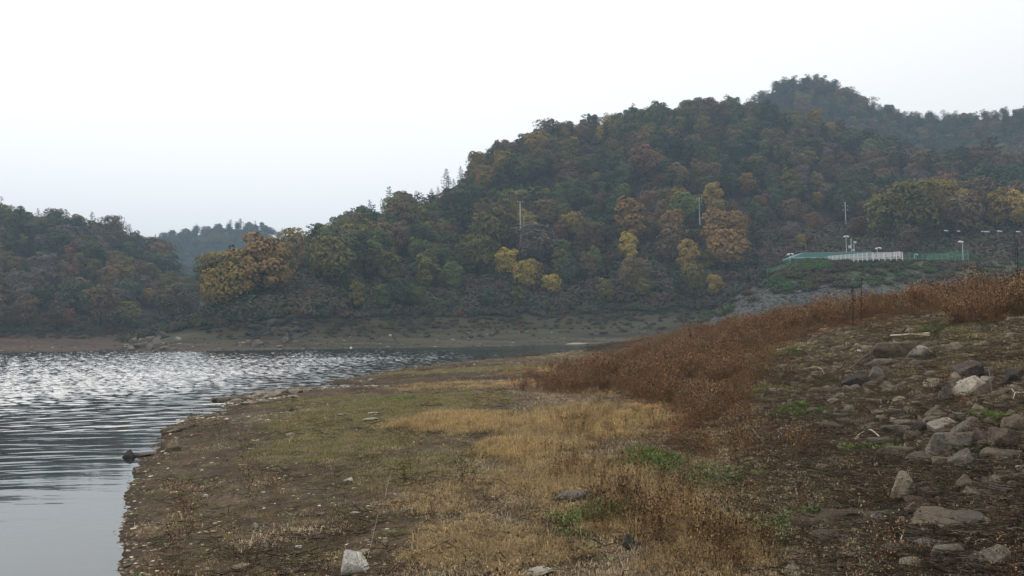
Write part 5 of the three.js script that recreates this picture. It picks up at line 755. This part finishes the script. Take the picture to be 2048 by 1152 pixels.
stick([[1759, 1092], [1778, 1096, 0.06], [1794, 1106, 0.03], [1803, 1098, 0.08], [1809, 1080, 0.08]], 0.004, 'pale', 'kinked pale twig near the small grey rock');
stick([[1761, 1098], [1772, 1112, 0.04], [1784, 1124]], 0.004, 'pale', 'straight pale twig below the kinked one');
stick([[1590, 1066], [1618, 1062, 0.04], [1648, 1058]], 0.007, 'pale', 'thin pale straw across the leafy litter');
stick([[735, 1120, 0.02], [748, 1085, 0.1], [756, 1070, 0.2]], 0.002, 'tan', 'thin dry stalk standing beside the big white rock');
stick([[770, 1000, 0.02], [778, 970, 0.08], [784, 965, 0.15]], 0.0025, 'tan', 'thin dry stalk standing in the middle of the straw');
stick([[1986, 800], [1982, 788, 0.18], [1979, 776, 0.3]], 0.006, 'dark', 'dark upright twig in front of the cream boulder');
stick([[2020, 800, 0.03], [2026, 812, 0.08], [2030, 806, 0.12], [2024, 795, 0.12]], 0.006, 'pale', 'curved pale twig beside the very dark rock');
stick([[1540, 905, 0.02], [1506, 872, 0.1]], 0.006, 'pale', 'pale straw slanting out of the brown weeds');
{ const p = G(1330, 745), g = base('dry_stalk', p); tag(g, 'pale leafless branching stalk standing above the brown weeds', 'stalk'); const b = new PB(), c = [1, 1, 1], h = 1.15; b.tube([V(0, 0, 0), V(0.02, 0.5, 0), V(-0.03, h, 0)], [0.012, 0.01, 0.004], 5, c); for (const [y, dx, dy, dz] of [[0.4, -0.3, 0.35, 0.1], [0.55, 0.25, 0.3, -0.1], [0.7, -0.22, 0.3, -0.05], [0.8, 0.16, 0.25, 0.1]]) b.tube([V(0, y, 0), V(dx * 0.6, y + dy * 0.5, dz), V(dx, y + dy, dz)], [0.008, 0.006, 0.003], 4, c); const st = mesh('stem', b.build(), new THREE.MeshStandardMaterial({ color: lin(0.42, 0.36, 0.3), roughness: 0.9, vertexColors: true }), g); }
for (const [px, py, h, label] of [[1380, 640, 1.3, 'tall dark weed stalk on the skyline at the far left of the bank'], [1706, 600, 1.5, 'tall dark stalk against the dam shrubs'], [1722, 594, 1.4, 'dark stalk just right of the tall one against the dam shrubs'], [2036, 545, 1.6, 'tallest dark stalk at the right edge of the bank skyline']]) { const p = G(px, py + 60), g = base('weed_stalk', p); tag(g, label, 'stalk'); const b = new PB(), c = [0.09, 0.05, 0.035], r = rng(px); b.tube([V(0, 0, 0), V(0.03, h * 0.5, 0), V(0.06, h, 0)], [0.014, 0.01, 0.004], 4, c); for (let i = 0; i < 14; i++) { const y = h * (0.4 + 0.6 * r()), q = V(0.04, y, 0); b.leaf(q.clone().add(rdir(r).multiplyScalar(0.05)), V(rdir(r).x * 0.3, 1, 0.2).normalize(), 0.12, 0.05, c); } mesh('stem', b.build(), tintMat, g); }
{ const p = G(2040, 796), m = mesh('plastic_scrap', finishRock(rockShapes[2], 0.09, 0.03, 0.06), whiteM); m.position.copy(p).add(V(0, 0.06, 0)); tag(m, 'white plastic scrap at the right edge below the dark rock', 'litter'); const q = G(2041, 946), n = mesh('plastic_scrap', finishRock(rockShapes[5], 0.07, 0.015, 0.025), whiteM); n.position.copy(q).add(V(0, 0.06, 0)); tag(n, 'thin white plastic strip at the right edge above the grey rocks', 'litter'); }

renderer.render(scene, camera);
